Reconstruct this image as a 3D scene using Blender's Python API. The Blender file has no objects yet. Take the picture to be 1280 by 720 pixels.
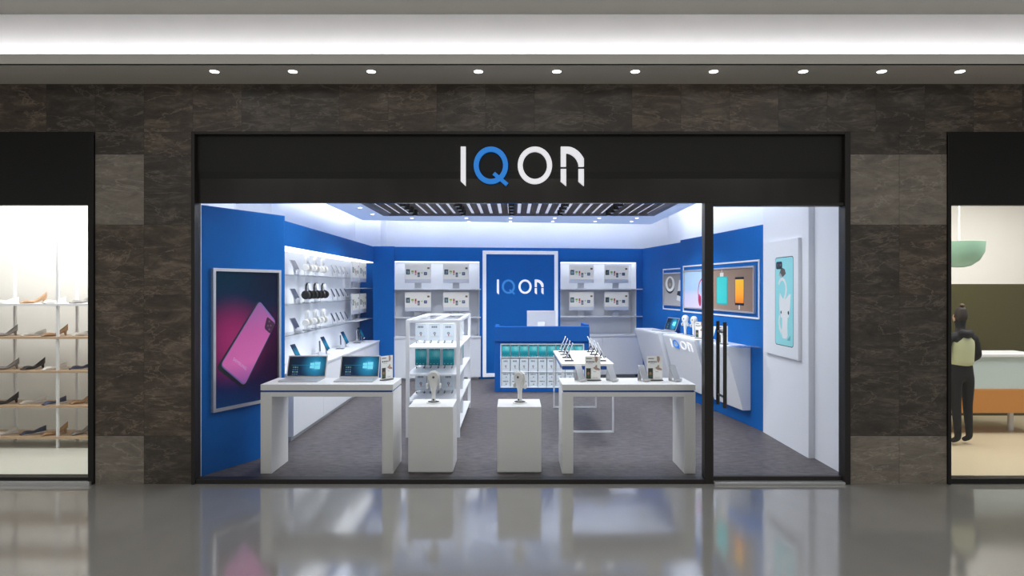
import bpy, bmesh, math, random
from mathutils import Vector, Matrix, Euler
random.seed(7)
S = bpy.context.scene
COL = S.collection
PI = math.pi
F, CX, CY, H = 800.0, 642.0, 359.5, 1.8

def PX(px, Y): return (px - CX) / F * Y
def PZ(py, Y): return H - (py - CY) / F * Y

# ------------------------------------------------------------------ materials
def lin(v):
    v /= 255.0
    return v / 12.92 if v <= 0.04045 else ((v + 0.055) / 1.055) ** 2.4
def C(r, g, b): return (lin(r), lin(g), lin(b), 1.0)

def P(name, col, rough=0.5, metal=0.0, spec=0.5, emit=None, estr=0.0, var=0.03, scale=6.0):
    m = bpy.data.materials.new(name); m.use_nodes = True
    nt = m.node_tree; b = nt.nodes['Principled BSDF']
    b.inputs['Base Color'].default_value = col
    b.inputs['Roughness'].default_value = rough
    b.inputs['Metallic'].default_value = metal
    b.inputs['Specular IOR Level'].default_value = spec
    if emit:
        b.inputs['Emission Color'].default_value = emit
        b.inputs['Emission Strength'].default_value = estr
    if var > 0:
        tc = nt.nodes.new('ShaderNodeTexCoord'); n = nt.nodes.new('ShaderNodeTexNoise')
        n.inputs['Scale'].default_value = scale; n.inputs['Detail'].default_value = 4
        mx = nt.nodes.new('ShaderNodeMix'); mx.data_type = 'RGBA'
        mx.inputs['A'].default_value = tuple(c * (1 - var) for c in col[:3]) + (1,)
        mx.inputs['B'].default_value = tuple(min(1, c * (1 + var)) for c in col[:3]) + (1,)
        nt.links.new(tc.outputs['Object'], n.inputs['Vector'])
        nt.links.new(n.outputs['Fac'], mx.inputs['Factor'])
        nt.links.new(mx.outputs['Result'], b.inputs['Base Color'])
    return m

def emitter(name, col, s):
    m = bpy.data.materials.new(name); m.use_nodes = True
    nt = m.node_tree; nt.nodes.clear()
    o = nt.nodes.new('ShaderNodeOutputMaterial'); e = nt.nodes.new('ShaderNodeEmission')
    e.inputs['Color'].default_value = col; e.inputs['Strength'].default_value = s
    nt.links.new(e.outputs[0], o.inputs[0]); return m

def glassmat(name, tint=(1, 1, 1, 1), refl=1.0, rough=0.0):
    m = bpy.data.materials.new(name); m.use_nodes = True
    nt = m.node_tree; nt.nodes.clear()
    o = nt.nodes.new('ShaderNodeOutputMaterial'); t = nt.nodes.new('ShaderNodeBsdfTransparent')
    g = nt.nodes.new('ShaderNodeBsdfGlossy'); mx = nt.nodes.new('ShaderNodeMixShader')
    fr = nt.nodes.new('ShaderNodeFresnel'); fr.inputs['IOR'].default_value = 1.45
    k = nt.nodes.new('ShaderNodeMath'); k.operation = 'MULTIPLY'; k.inputs[1].default_value = refl
    t.inputs['Color'].default_value = tint; g.inputs['Roughness'].default_value = rough
    nt.links.new(fr.outputs[0], k.inputs[0]); nt.links.new(k.outputs[0], mx.inputs[0])
    nt.links.new(t.outputs[0], mx.inputs[1]); nt.links.new(g.outputs[0], mx.inputs[2])
    nt.links.new(mx.outputs[0], o.inputs[0]); return m

def stone(name, c0, c1, c2):
    m = bpy.data.materials.new(name); m.use_nodes = True
    nt = m.node_tree; L = nt.links; N = nt.nodes; b = N['Principled BSDF']
    tc = N.new('ShaderNodeTexCoord'); at = N.new('ShaderNodeAttribute'); at.attribute_name = 'tile'
    off = N.new('ShaderNodeVectorMath'); off.operation = 'SCALE'; off.inputs[0].default_value = (37.1, 11.3, 53.7)
    L.new(at.outputs['Fac'], off.inputs['Scale'])
    ad = N.new('ShaderNodeVectorMath'); L.new(tc.outputs['Object'], ad.inputs[0]); L.new(off.outputs[0], ad.inputs[1])
    mp = N.new('ShaderNodeMapping'); mp.inputs['Scale'].default_value = (1.5, 1, 4.6); mp.inputs['Rotation'].default_value = (0, 0.22, 0)
    L.new(ad.outputs[0], mp.inputs['Vector'])
    n1 = N.new('ShaderNodeTexNoise'); n1.inputs['Scale'].default_value = 2.0; n1.inputs['Detail'].default_value = 12
    n1.inputs['Roughness'].default_value = 0.78; n1.inputs['Distortion'].default_value = .55
    L.new(mp.outputs[0], n1.inputs['Vector'])
    r = N.new('ShaderNodeValToRGB'); e = r.color_ramp.elements
    e[0].position = .30; e[0].color = c0; e[1].position = .72; e[1].color = c2
    x = e.new(.5); x.color = c1
    L.new(n1.outputs['Fac'], r.inputs[0])
    n2 = N.new('ShaderNodeTexNoise'); n2.inputs['Scale'].default_value = .9; n2.inputs['Detail'].default_value = 9; n2.inputs['Roughness'].default_value = .6; n2.inputs['Distortion'].default_value = .5
    L.new(mp.outputs[0], n2.inputs['Vector'])
    s = N.new('ShaderNodeMath'); s.operation = 'SUBTRACT'; s.inputs[1].default_value = .5; L.new(n2.outputs['Fac'], s.inputs[0])
    a = N.new('ShaderNodeMath'); a.operation = 'ABSOLUTE'; L.new(s.outputs[0], a.inputs[0])
    vr = N.new('ShaderNodeMapRange'); vr.inputs[1].default_value = 0; vr.inputs[2].default_value = .011; vr.inputs[3].default_value = .42; vr.inputs[4].default_value = 0
    L.new(a.outputs[0], vr.inputs[0])
    mx = N.new('ShaderNodeMix'); mx.data_type = 'RGBA'; L.new(vr.outputs[0], mx.inputs['Factor']); L.new(r.outputs[0], mx.inputs['A'])
    mx.inputs['B'].default_value = tuple(min(1, q * 1.5) for q in c2[:3]) + (1,)
    L.new(mx.outputs['Result'], b.inputs['Base Color'])
    b.inputs['Roughness'].default_value = .42
    bp = N.new('ShaderNodeBump'); bp.inputs['Strength'].default_value = .15; L.new(n1.outputs['Fac'], bp.inputs['Height']); L.new(bp.outputs[0], b.inputs['Normal'])
    return m

def noisy(name, ca, cb, scale, stretch, rough, spec=.5, detail=6, bump=0, roughvar=0.0, coat=0.0):
    m = bpy.data.materials.new(name); m.use_nodes = True
    nt = m.node_tree; L = nt.links; N = nt.nodes; b = N['Principled BSDF']
    if coat: b.inputs['Coat Weight'].default_value = coat; b.inputs['Coat Roughness'].default_value = rough
    tc = N.new('ShaderNodeTexCoord'); mp = N.new('ShaderNodeMapping'); mp.inputs['Scale'].default_value = stretch
    n = N.new('ShaderNodeTexNoise'); n.inputs['Scale'].default_value = scale; n.inputs['Detail'].default_value = detail; n.inputs['Roughness'].default_value = .62
    r = N.new('ShaderNodeValToRGB'); r.color_ramp.elements[0].color = ca; r.color_ramp.elements[1].color = cb
    r.color_ramp.elements[0].position = .32; r.color_ramp.elements[1].position = .68
    L.new(tc.outputs['Object'], mp.inputs[0]); L.new(mp.outputs[0], n.inputs['Vector']); L.new(n.outputs['Fac'], r.inputs[0])
    L.new(r.outputs[0], b.inputs['Base Color']); b.inputs['Roughness'].default_value = rough; b.inputs['Specular IOR Level'].default_value = spec
    if roughvar:
        q = N.new('ShaderNodeMapRange'); q.inputs[3].default_value = rough - roughvar; q.inputs[4].default_value = rough + roughvar
        L.new(n.outputs['Fac'], q.inputs[0]); L.new(q.outputs[0], b.inputs['Roughness'])
    if bump:
        bp = N.new('ShaderNodeBump'); bp.inputs['Strength'].default_value = bump; L.new(n.outputs['Fac'], bp.inputs['Height']); L.new(bp.outputs[0], b.inputs['Normal'])
    return m

def ramp_print(name, axis, lo, hi, stops, glow=None, emit=0.15, rough=.35):
    """printed picture: gradient along a local axis, optional round glow (cx, cz, radius, colour)"""
    m = bpy.data.materials.new(name); m.use_nodes = True
    nt = m.node_tree; L = nt.links; N = nt.nodes; b = N['Principled BSDF']
    tc = N.new('ShaderNodeTexCoord'); sp = N.new('ShaderNodeSeparateXYZ'); L.new(tc.outputs['Object'], sp.inputs[0])
    mr = N.new('ShaderNodeMapRange'); mr.inputs[1].default_value = lo; mr.inputs[2].default_value = hi
    L.new(sp.outputs['XYZ'.index(axis)], mr.inputs[0])
    r = N.new('ShaderNodeValToRGB'); e = r.color_ramp.elements
    e[0].position, e[0].color = stops[0]; e[1].position, e[1].color = stops[-1]
    for p, c in stops[1:-1]:
        q = e.new(p); q.color = c
    L.new(mr.outputs[0], r.inputs[0]); out = r.outputs[0]
    for gl in (glow or []):
        gx, gz, gr, gc, k = gl
        vd = N.new('ShaderNodeVectorMath'); vd.operation = 'MULTIPLY'; vd.inputs[1].default_value = (1, 0, 1); L.new(tc.outputs['Object'], vd.inputs[0])
        d = N.new('ShaderNodeVectorMath'); d.operation = 'DISTANCE'; d.inputs[1].default_value = (gx, 0, gz); L.new(vd.outputs[0], d.inputs[0])
        q = N.new('ShaderNodeMapRange'); q.interpolation_type = 'SMOOTHSTEP'; q.inputs[1].default_value = 0; q.inputs[2].default_value = gr; q.inputs[3].default_value = k; q.inputs[4].default_value = 0
        L.new(d.outputs['Value'], q.inputs[0])
        mx = N.new('ShaderNodeMix'); mx.data_type = 'RGBA'; L.new(q.outputs[0], mx.inputs['Factor']); L.new(out, mx.inputs['A']); mx.inputs['B'].default_value = gc
        out = mx.outputs['Result']
    L.new(out, b.inputs['Base Color']); L.new(out, b.inputs['Emission Color']); b.inputs['Emission Strength'].default_value = emit
    b.inputs['Roughness'].default_value = rough; b.inputs['Specular IOR Level'].default_value = .06
    return m

M = {}
M['white'] = P('white_lacquer', C(236, 238, 242), .45, var=.015)
M['white_wall'] = P('white_wall_paint', C(232, 234, 240), .7, spec=.2, var=.02)
M['cove_wall'] = P('white_cove_paint', C(238, 240, 246), .8, spec=.1, var=.01)
M['table'] = P('white_laminate', C(240, 239, 236), .4, var=.015)
M['blue'] = noisy('blue_paint', C(12, 97, 176), C(16, 104, 186), 2.0, (1, 1, 1), .55, .06)
M['bluedk'] = P('blue_counter_lacquer', C(16, 86, 164), .5, spec=.1)
M['blueline'] = P('blue_inlay', C(22, 82, 160), .4)
M['black'] = P('black_metal', C(22, 21, 20), .4, spec=.4)
M['frame'] = P('dark_bronze_frame', C(40, 37, 35), .42, spec=.4)
M['fascia'] = P('fascia_matte', C(42, 42, 40), .55, spec=.25)
M['fasciaband'] = P('fascia_band', C(25, 25, 24), .5, spec=.3)
M['fasciagloss'] = noisy('fascia_gloss', C(36, 34, 31), C(48, 46, 42), 1.2, (2.2, 1, .1), .2, .5, detail=2)
M['stone_d'] = stone('stone_dark', C(46, 41, 37), C(74, 67, 60), C(126, 115, 102))
M['stone_m'] = stone('stone_brown', C(52, 44, 38), C(86, 75, 65), C(140, 126, 110))
M['stone_l'] = stone('stone_light', C(104, 98, 89), C(134, 126, 115), C(164, 155, 142))
M['groutless'] = P('stone_backing', C(46, 42, 38), .6)
M['mallfloor'] = noisy('polished_floor', C(145, 143, 138), C(157, 155, 149), .9, (1, .6, 1), .10, 1.0, detail=3, roughvar=.02, coat=.7)
M['shopfloor'] = noisy('grey_vinyl_floor', C(62, 58, 59), C(106, 99, 100), 9, (1, 2.0, 1), .5, .35, detail=9)
M['mallceil'] = P('mall_ceiling_paint', C(92, 90, 86), .8, spec=.1)
M['malllip'] = P('mall_ceiling_lip', C(232, 230, 222), .8, spec=.1)
M['soffit'] = P('mall_soffit_paint', C(206, 200, 192), .8, spec=.1)
M['covewhite'] = P('mall_cove_paint', C(215, 214, 216), .8, spec=.1)
M['slab'] = P('shop_ceiling_glow_paint', C(214, 220, 234), .75, spec=.1, emit=C(152, 178, 220), estr=.46)  # blue-tinted glow in the paint stands in for light bounced off the floor
M['slat'] = noisy('brown_wood_slat', C(66, 56, 49), C(94, 82, 72), 3, (6, .7, 6), .6, .2)
M['slatframe'] = P('grey_slat_frame', C(112, 112, 118), .6)
M['glass'] = glassmat('shop_glass', (.98, .985, .985, 1), .3)
M['acrylic'] = glassmat('clear_acrylic', (.95, .975, .99, 1), .8, .02)
M['letterw'] = P('white_letter', C(240, 240, 244), .4, emit=C(240, 240, 246), estr=.55)
M['letterb'] = P('blue_letter', C(24, 128, 220), .4, emit=C(24, 128, 220), estr=.5)
M['letterlb'] = P('outline_blue_letter', C(50, 140, 210), .4, emit=C(45, 140, 215), estr=.25)
M['silver'] = P('brushed_silver', C(205, 205, 206), .35, .6)
M['alu'] = P('aluminium', C(196, 198, 202), .35, .35)
M['dkgrey'] = P('dark_grey_plastic', C(62, 64, 68), .45)
M['screen_off'] = P('dark_screen', C(20, 24, 34), .2, spec=.5)
M['screen_teal'] = ramp_print('teal_tablet_screen', 'Z', 0, .2, [(0, C(10, 60, 90)), (.5, C(22, 110, 140)), (1, C(8, 30, 60))], emit=.35, rough=.25)
M['screen_blue'] = P('blue_grey_screen', C(34, 40, 64), .3, emit=C(44, 52, 84), estr=.12)
M['paper'] = P('pale_display', C(214, 212, 206), .5, emit=C(220, 218, 212), estr=.25)
M['chin'] = P('pale_aluminium_chin', C(214, 217, 224), .4, .1)
M['red'] = P('red_ink', C(200, 62, 62), .5); M['pink'] = P('pink_ink', C(220, 105, 130), .5)
M['green'] = P('lime_ink', C(150, 190, 70), .5); M['darkteal'] = P('dark_teal_ink', C(46, 78, 88), .5)
M['navy'] = P('navy_ink', C(50, 70, 120), .5); M['brown'] = P('brown_ink', C(110, 84, 58), .5)
M['greyink'] = P('grey_ink', C(92, 96, 102), .5); M['pale'] = P('pale_ink', C(168, 190, 190), .5)
M['ltgrey'] = P('light_grey_ink', C(176, 178, 180), .5)
M['boxw'] = P('pale_box_card', C(206, 216, 224), .5, emit=C(206, 216, 226), estr=.04)
M['boxside'] = P('white_box_card', C(224, 228, 232), .55)
M['boxt'] = ramp_print('teal_box_card', 'Z', 0, .22, [(0, C(24, 120, 132)), (.35, C(30, 140, 155)), (.42, C(48, 168, 178)), (.8, C(70, 178, 186)), (1, C(18, 104, 124))], glow=[(.02, .15, .07, C(150, 215, 214), .6)], emit=.12, rough=.4)
M['tealtx'] = P('teal_dark_ink', C(14, 84, 104), .5); M['tealwt'] = P('teal_pale_ink', C(160, 220, 222), .5)
M['hpw'] = P('white_headphone_plastic', C(236, 235, 231), .4)
M['hpwin'] = P('cream_cushion', C(205, 202, 194), .7)
M['hpb'] = P('black_headphone_plastic', C(20, 20, 20), .35)
M['bowlgreen'] = P('sage_glass_shade', C(150, 190, 165), .4, emit=C(150, 190, 165), estr=.2)
M['handle'] = P('dark_steel_handle', C(70, 68, 66), .3, .8)
M['light'] = emitter('downlight_emission', (1, .98, .95, 1), 9)
M['shoplight'] = emitter('shop_downlight_emission', (.95, .97, 1, 1), 6)
M['cove'] = emitter('mall_cove_led', (.99, .99, 1, 1), 25)
M['shopcove'] = emitter('shop_cove_led', (.93, .96, 1, 1), 30)
M['cream'] = P('cream_wall', C(232, 230, 224), .7)
M['wood'] = P('orange_wood', C(205, 140, 70), .5); M['lwood'] = P('pale_wood', C(196, 168, 138), .5)
M['olive'] = P('olive_panel', C(72, 68, 34), .7); M['beige'] = P('beige_floor', C(214, 200, 170), .4)

# ------------------------------------------------------------------ mesh builder
class MB:
    def __init__(s): s.v = []; s.f = []; s.m = []; s.X = Matrix.Identity(4)
    def add(s, vs, fs, m=0):
        b = len(s.v); s.v += [tuple(s.X @ Vector(q)) for q in vs]
        s.f += [tuple(b + i for i in f) for f in fs]; s.m += [m] * len(fs); return s
    def box(s, x0, x1, y0, y1, z0, z1, m=0):
        return s.add([(x0,y0,z0),(x1,y0,z0),(x1,y1,z0),(x0,y1,z0),(x0,y0,z1),(x1,y0,z1),(x1,y1,z1),(x0,y1,z1)],
                     [(0,3,2,1),(4,5,6,7),(0,1,5,4),(1,2,6,5),(2,3,7,6),(3,0,4,7)], m)
    def quadxz(s, x0, x1, z0, z1, y, m=0): return s.add([(x0,y,z0),(x1,y,z0),(x1,y,z1),(x0,y,z1)], [(0,1,2,3)], m)
    def prism(s, pts, y0, y1, m=0):           # polygon in (x, z), extruded along y
        n = len(pts)
        a = sum(pts[i][0]*pts[(i+1)%n][1]-pts[(i+1)%n][0]*pts[i][1] for i in range(n))
        if a < 0: pts = pts[::-1]
        vs = [(p[0], y0, p[1]) for p in pts] + [(p[0], y1, p[1]) for p in pts]
        fs = [tuple(range(n)), tuple(range(2*n-1, n-1, -1))] + [(i, i+n, (i+1)%n+n, (i+1)%n) for i in range(n)]
        return s.add(vs, fs, m)
    def poly(s, pts, y, m=0):
        n = len(pts); a = sum(pts[i][0]*pts[(i+1)%n][1]-pts[(i+1)%n][0]*pts[i][1] for i in range(n))
        if a < 0: pts = pts[::-1]
        return s.add([(p[0], y, p[1]) for p in pts], [tuple(range(n))], m)
    def ring(s, cx, cz, ro, ri, y0, y1, m=0, n=40, sq=1.0, a0=0, a1=2*PI):   # annulus in xz; sq scales x
        full = abs(a1 - a0 - 2*PI) < 1e-6; k = n if full else n + 1
        vs = []
        for i in range(k):
            a = a0 + (a1 - a0) * i / n; c, d = math.cos(a), math.sin(a)
            vs += [(cx+ro*c*sq, y0, cz+ro*d), (cx+cmp_in(ro, ri, sq)*c, y0, cz+ri*d), (cx+cmp_in(ro, ri, sq)*c, y1, cz+ri*d), (cx+ro*c*sq, y1, cz+ro*d)]
        fs = []
        for i in range(n):
            j = (i + 1) % k
            for q in range(4): fs.append((4*i+q, 4*i+(q+1)%4, 4*j+(q+1)%4, 4*j+q))
        if not full: fs += [(0,3,2,1), (4*n, 4*n+1, 4*n+2, 4*n+3)]
        return s.add(vs, fs, m)
    def cyl(s, p0, p1, r0, r1=None, n=16, m=0, caps=True):
        r1 = r0 if r1 is None else r1; p0, p1 = Vector(p0), Vector(p1); d = (p1 - p0).normalized()
        u = d.orthogonal().normalized(); w = d.cross(u)
        vs = [p0 + (u*math.cos(2*PI*i/n) + w*math.sin(2*PI*i/n))*r0 for i in range(n)] + [p1 + (u*math.cos(2*PI*i/n) + w*math.sin(2*PI*i/n))*r1 for i in range(n)]
        fs = [(i, (i+1)%n, (i+1)%n+n, i+n) for i in range(n)]
        if caps: fs += [tuple(range(n-1, -1, -1)), tuple(range(n, 2*n))]
        return s.add(vs, fs, m)
    def tube(s, pts, r, n=8, m=0):
        pts = [Vector(p) for p in pts]; rs = r if isinstance(r, list) else [r]*len(pts); vs = []; u = None
        for i, p in enumerate(pts):
            d = (pts[min(i+1, len(pts)-1)] - pts[max(i-1, 0)]).normalized()
            u = d.orthogonal().normalized() if u is None else (u - d*u.dot(d)).normalized()
            w = d.cross(u)
            vs += [p + (u*math.cos(2*PI*k/n) + w*math.sin(2*PI*k/n))*rs[i] for k in range(n)]
        fs = [(i*n+k, i*n+(k+1)%n, (i+1)*n+(k+1)%n, (i+1)*n+k) for i in range(len(pts)-1) for k in range(n)]
        fs += [tuple(range(n-1, -1, -1)), tuple(range((len(pts)-1)*n, len(pts)*n))]
        return s.add(vs, fs, m)
    def lathe(s, prof, n=28, m=0, axis='Z', c=(0,0,0)):      # prof: (r, h)
        vs = []
        for r, h in prof:
            for k in range(n):
                a = 2*PI*k/n; q = (r*math.cos(a), r*math.sin(a), h)
                if axis == 'Y': q = (q[0], q[2], -q[1])
                if axis == 'X': q = (q[2], q[1], -q[0])
                vs.append((q[0]+c[0], q[1]+c[1], q[2]+c[2]))
        L = len(prof)
        fs = [(i*n+k, i*n+(k+1)%n, (i+1)*n+(k+1)%n, (i+1)*n+k) for i in range(L-1) for k in range(n)]
        fs += [tuple(range(n-1, -1, -1)), tuple(range((L-1)*n, L*n))]
        return s.add(vs, fs, m)
    def ribbon(s, prof, w, t, m=0, x0=None):            # bent sheet; profile of (y, z) points, extruded along x
        P_ = [Vector((a, b)) for a, b in prof]; up = []; dn = []
        for i, p in enumerate(P_):
            d = (P_[min(i+1, len(P_)-1)] - P_[max(i-1, 0)]).normalized(); nrm = Vector((-d.y, d.x))
            up.append(p + nrm*t/2); dn.append(p - nrm*t/2)
        n = len(P_); xa, xb = (-w/2, w/2) if x0 is None else (x0, x0 + w)
        vs = []
        for i in range(n):
            vs += [(xa, up[i].x, up[i].y), (xb, up[i].x, up[i].y), (xb, dn[i].x, dn[i].y), (xa, dn[i].x, dn[i].y)]
        fs = []
        for i in range(n-1):
            for q in range(4): fs.append((4*i+q, 4*i+(q+1)%4, 4*i+4+(q+1)%4, 4*i+4+q))
        fs += [(3,2,1,0), (4*n-4, 4*n-3, 4*n-2, 4*n-1)]
        return s.add(vs, fs, m)
    def obj(s, name, mats, parent=None, bevel=0, smooth=0, loc=None):
        me = bpy.data.meshes.new(name); me.from_pydata(s.v, [], s.f)
        for q in (mats if isinstance(mats, (list, tuple)) else [mats]): me.materials.append(M[q] if isinstance(q, str) else q)
        for p, k in zip(me.polygons, s.m): p.material_index = k
        bm = bmesh.new(); bm.from_mesh(me); bmesh.ops.recalc_face_normals(bm, faces=bm.faces) if len(s.f) > 1 and smooth != -1 else None
        bm.to_mesh(me); bm.free()
        o = bpy.data.objects.new(name, me); COL.objects.link(o)
        if parent: o.parent = parent
        if loc: o.location = loc
        if bevel:
            b = o.modifiers.new('bevel', 'BEVEL'); b.width = bevel; b.segments = 2; b.limit_method = 'ANGLE'
        if smooth and smooth > 0:
            for p in me.polygons: p.use_smooth = True
            me.set_sharp_from_angle(angle=math.radians(smooth))
        return o
def cmp_in(ro, ri, sq): return ro*sq - (ro - ri)

def thing(name, label, cat, loc=(0,0,0), rz=0, group=None, rx=0):
    o = bpy.data.objects.new(name, None); o.empty_display_size = .1; COL.objects.link(o)
    o.location = loc; o.rotation_euler = (rx, 0, rz); o['label'] = label; o['category'] = cat
    if group: o['group'] = group
    return o
def tag(o, label, cat, group=None):
    o['label'] = label; o['category'] = cat
    if group: o['group'] = group
    return o
def struct(o, label, cat='structure'):
    o['kind'] = 'structure'; o['label'] = label; o['category'] = cat; return o
def dup(root, loc, rz=None, label=None, rx=None, mats=None, group=None):
    r = root.copy(); COL.objects.link(r); r.location = loc
    e = list(root.rotation_euler)
    if rz is not None: e[2] = rz
    if rx is not None: e[0] = rx
    r.rotation_euler = e
    if label: r['label'] = label
    if group: r['group'] = group
    def rec(src, dst):
        for ch in list(src.children):
            c = ch.copy(); COL.objects.link(c); c.parent = dst; rec(ch, c)
    rec(root, r); return r
class Proto:
    """first placement moves the original, later ones copy the thing and its parts"""
    def __init__(s, root): s.root = root; s.used = False; s.base_rx = root.rotation_euler[0]
    def put(s, loc, rz, label, group=None, rx=None):
        if not s.used:
            s.used = True; o = s.root; o.location = loc; o.rotation_euler[2] = rz; o['label'] = label
            if rx is not None: o.rotation_euler[0] = rx
            if group: o['group'] = group
            return o
        return dup(s.root, loc, rz, label, rx, group=group)
ORD = ['first', 'second', 'third', 'fourth', 'fifth', 'sixth', 'seventh', 'eighth', 'ninth', 'tenth']

# ------------------------------------------------------------------ camera
cam = bpy.data.cameras.new('camera'); co = bpy.data.objects.new('camera', cam); COL.objects.link(co)
cam.sensor_width = 36; cam.lens = 36 * F / 1280; cam.shift_x = -(CX - 640)/1280; cam.shift_y = -(360 - CY)/1280
co.location = (0, 0, H); co.rotation_euler = (PI/2, 0, 0); cam.clip_start = .05; S.camera = co
S.view_settings.view_transform = 'Standard'; S.view_settings.look = 'None'; S.view_settings.exposure = 0
w = bpy.data.worlds.new('mall_ambient'); w.use_nodes = True; S.world = w
w.node_tree.nodes['Background'].inputs[0].default_value = (.98, .97, .95, 1); w.node_tree.nodes['Background'].inputs[1].default_value = .48

# ------------------------------------------------------------------ mall shell
YF = 5.866; K = F / YF
def fx(px): return (px - CX) / K
def fz(py): return H - (py - CY) / K
struct(MB().box(-14, 14, -6, YF, -.1, 0).obj('floor_mall', 'mallfloor'), 'polished grey concourse floor in front of the shop', 'floor')
ZS = fz(105)                                   # soffit height
YL = 5.34                                      # lip
zl = PZ(67.5, YL)
b = MB().box(-14, 14, YL, YF + .3, ZS, ZS + .02)
struct(b.obj('ceiling_soffit', 'soffit'), 'grey dropped soffit over the shopfront', 'ceiling')
struct(MB().box(-14, 14, YL - .001, YL + .03, ZS, zl).obj('trim_1', 'malllip'), 'pale grey lip of the ceiling light cove', 'trim')
YB = 5.78; ZC = PZ(18, YB)
struct(MB().box(-14, 14, YB, YB + .1, ZS + .02, ZC).obj('wall_cove', 'covewhite'), 'glowing white back of the ceiling cove', 'wall')
struct(MB().box(-14, 14, -6, YB + .1, ZC, ZC + .1).obj('ceiling', 'mallceil'), 'grey upper concourse ceiling', 'ceiling')
tag(MB().box(-13.5, 13.5, YB - .12, YB - .09, ZS + .155, ZS + .175).obj('cove_light_strip', 'cove'), 'white light strip hidden in the concourse ceiling cove', 'light')
# recessed downlights in the soffit
dl = thing('mall_downlight', '', 'ceiling light', (0, 0, 0))
MB().lathe([(.030, -.004), (.042, -.004), (.045, 0), (.030, 0)], 24).obj('trim_ring', 'malllip', dl)
MB().lathe([(0.001, -.007), (.036, -.006), (.038, -.002), (.001, -.002)], 24).obj('lamp', 'light', dl)
pr = Proto(dl)
Yd = (ZS - H) * F / (CY - 89)
names_d = ['leftmost of the soffit downlights, above the left stone pillar', 'second soffit downlight from the left', 'third soffit downlight from the left', 'soffit downlight above and left of the shop sign',
  'soffit downlight above the shop sign letters', 'soffit downlight just right of the shop sign', 'seventh soffit downlight from the left', 'soffit downlight above the glass door', 'soffit downlight above the right stone pillar', 'rightmost of the soffit downlights']
for i, px in enumerate((268, 366, 464, 598, 696, 794, 892, 1004, 1102, 1200)):
    o = pr.put((PX(px, Yd), Yd, ZS), 0, 'small round bright ' + names_d[i], 'soffit downlights')

# ---- stone facade (each tile a quad with its own grain)
def tiles(name, xa, xb, za, zb, x0, label, light=(), seed=1):
    rnd = random.Random(seed); wt, ht, z0 = .4473, .645, fz(193)
    me = bpy.data.meshes.new(name); vs = []; fs = []; mi = []; tv = []
    i0 = math.floor((xa - x0)/wt + 1e-4); i1 = math.ceil((xb - x0)/wt - 1e-4); j0 = math.floor((za - z0)/ht + 1e-4); j1 = math.ceil((zb - z0)/ht - 1e-4)
    g = .0012
    for i in range(i0, i1):
        for j in range(j0, j1):
            a, c = max(xa, x0 + i*wt), min(xb, x0 + (i+1)*wt); d, e = max(za, z0 + j*ht), min(zb, z0 + (j+1)*ht)
            if c - a < .004 or e - d < .004: continue
            n = len(vs); vs += [(a+g, YF, d+g), (c-g, YF, d+g), (c-g, YF, e-g), (a+g, YF, e-g)]; fs.append((n, n+1, n+2, n+3))
            k = 2 if (i, j) in light else rnd.choice((0, 0, 1)); mi.append(k); tv.append(rnd.random()*10)
    n = len(vs); nb = 1
    vs += [(xa, YF+.002, za), (xb, YF+.002, za), (xb, YF+.002, zb), (xa, YF+.002, zb), (xa, YF+.12, za), (xb, YF+.12, za), (xb, YF+.12, zb), (xa, YF+.12, zb)]
    for q in [(0,1,2,3), (5,4,7,6), (1,5,6,2), (4,0,3,7), (3,2,6,7), (4,5,1,0)]: fs.append(tuple(n + k for k in q)); mi.append(3); tv.append(0)
    me.from_pydata(vs, [], fs)
    for k in ('stone_d', 'stone_m', 'stone_l', 'groutless'): me.materials.append(M[k])
    me.polygons.foreach_set('material_index', mi)
    at = me.attributes.new('tile', 'FLOAT', 'FACE'); at.data.foreach_set('value', tv)
    o = bpy.data.objects.new(name, me); COL.objects.link(o)
    return struct(o, label, 'wall')
xl, xr = fx(180), fx(1124)
tiles('wall_front_left', fx(118.5), fx(240), 0, fz(165), xl, 'stone tiled pillar left of the shopfront', light=((-1, -1), (-1, -5)), seed=3)
tiles('wall_front_right', fx(1062), fx(1183.5), 0, fz(165), xr, 'stone tiled pillar right of the shopfront', light=((-1, -1), (-1, -5), (0, -5), (0, -1)), seed=5)
tiles('wall_front', -14, 14, fz(165), ZS, xl, 'stone tiled band above the shop fascias', seed=8)

# ---- fascia, frame and glazing of the main shop
x0, x1 = fx(240), fx(1062); zt = fz(165); zg = fz(253); zd = fz(257)
b = MB().box(x0, fx(244.5), YF - .02, YF + .10, 0, zt).box(fx(1055), x1, YF - .02, YF + .10, 0, zt).box(fx(244.5), fx(1055), YF - .02, YF + .10, fz(168.5), zt)
b.box(fx(881), fx(892), YF - .0, YF + .10, .0, zg).box(fx(244.5), fx(881), YF, YF + .10, 0, fz(599.3)).box(fx(892), fx(1055), YF, YF + .10, zd, zg)
struct(b.obj('trim_2', 'frame', bevel=.004), 'dark metal frame around the shopfront', 'frame')
b = MB().box(fx(244.5), fx(1055), YF + .035, YF + .09, fz(214), fz(168.5), 0).box(fx(244.5), fx(1055), YF + .036, YF + .09, fz(222.5), fz(214), 1).box(fx(244.5), fx(1055), YF + .037, YF + .09, zg, fz(222.5), 2)
struct(b.obj('trim_3', ['fascia', 'fasciaband', 'fasciagloss']), 'black fascia board over the shop window carrying the sign', 'fascia')
struct(MB().box(fx(892), fx(1055), YF - .03, YF + .10, 0, .022).obj('trim_4', 'silver', bevel=.003), 'pale metal door threshold', 'threshold')
g = thing('window_1', 'large clear shop window', 'window'); g['kind'] = 'structure'
MB().box(fx(244.5), fx(881), YF + .05, YF + .06, fz(599.3), zg).obj('pane', 'glass', g)
d = thing('door_1', 'clear glass shop door with a tall dark pull bar', 'door'); d['kind'] = 'structure'
MB().box(fx(892), fx(1055), YF + .05, YF + .06, .06, zd).obj('pane', 'glass', d)
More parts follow.
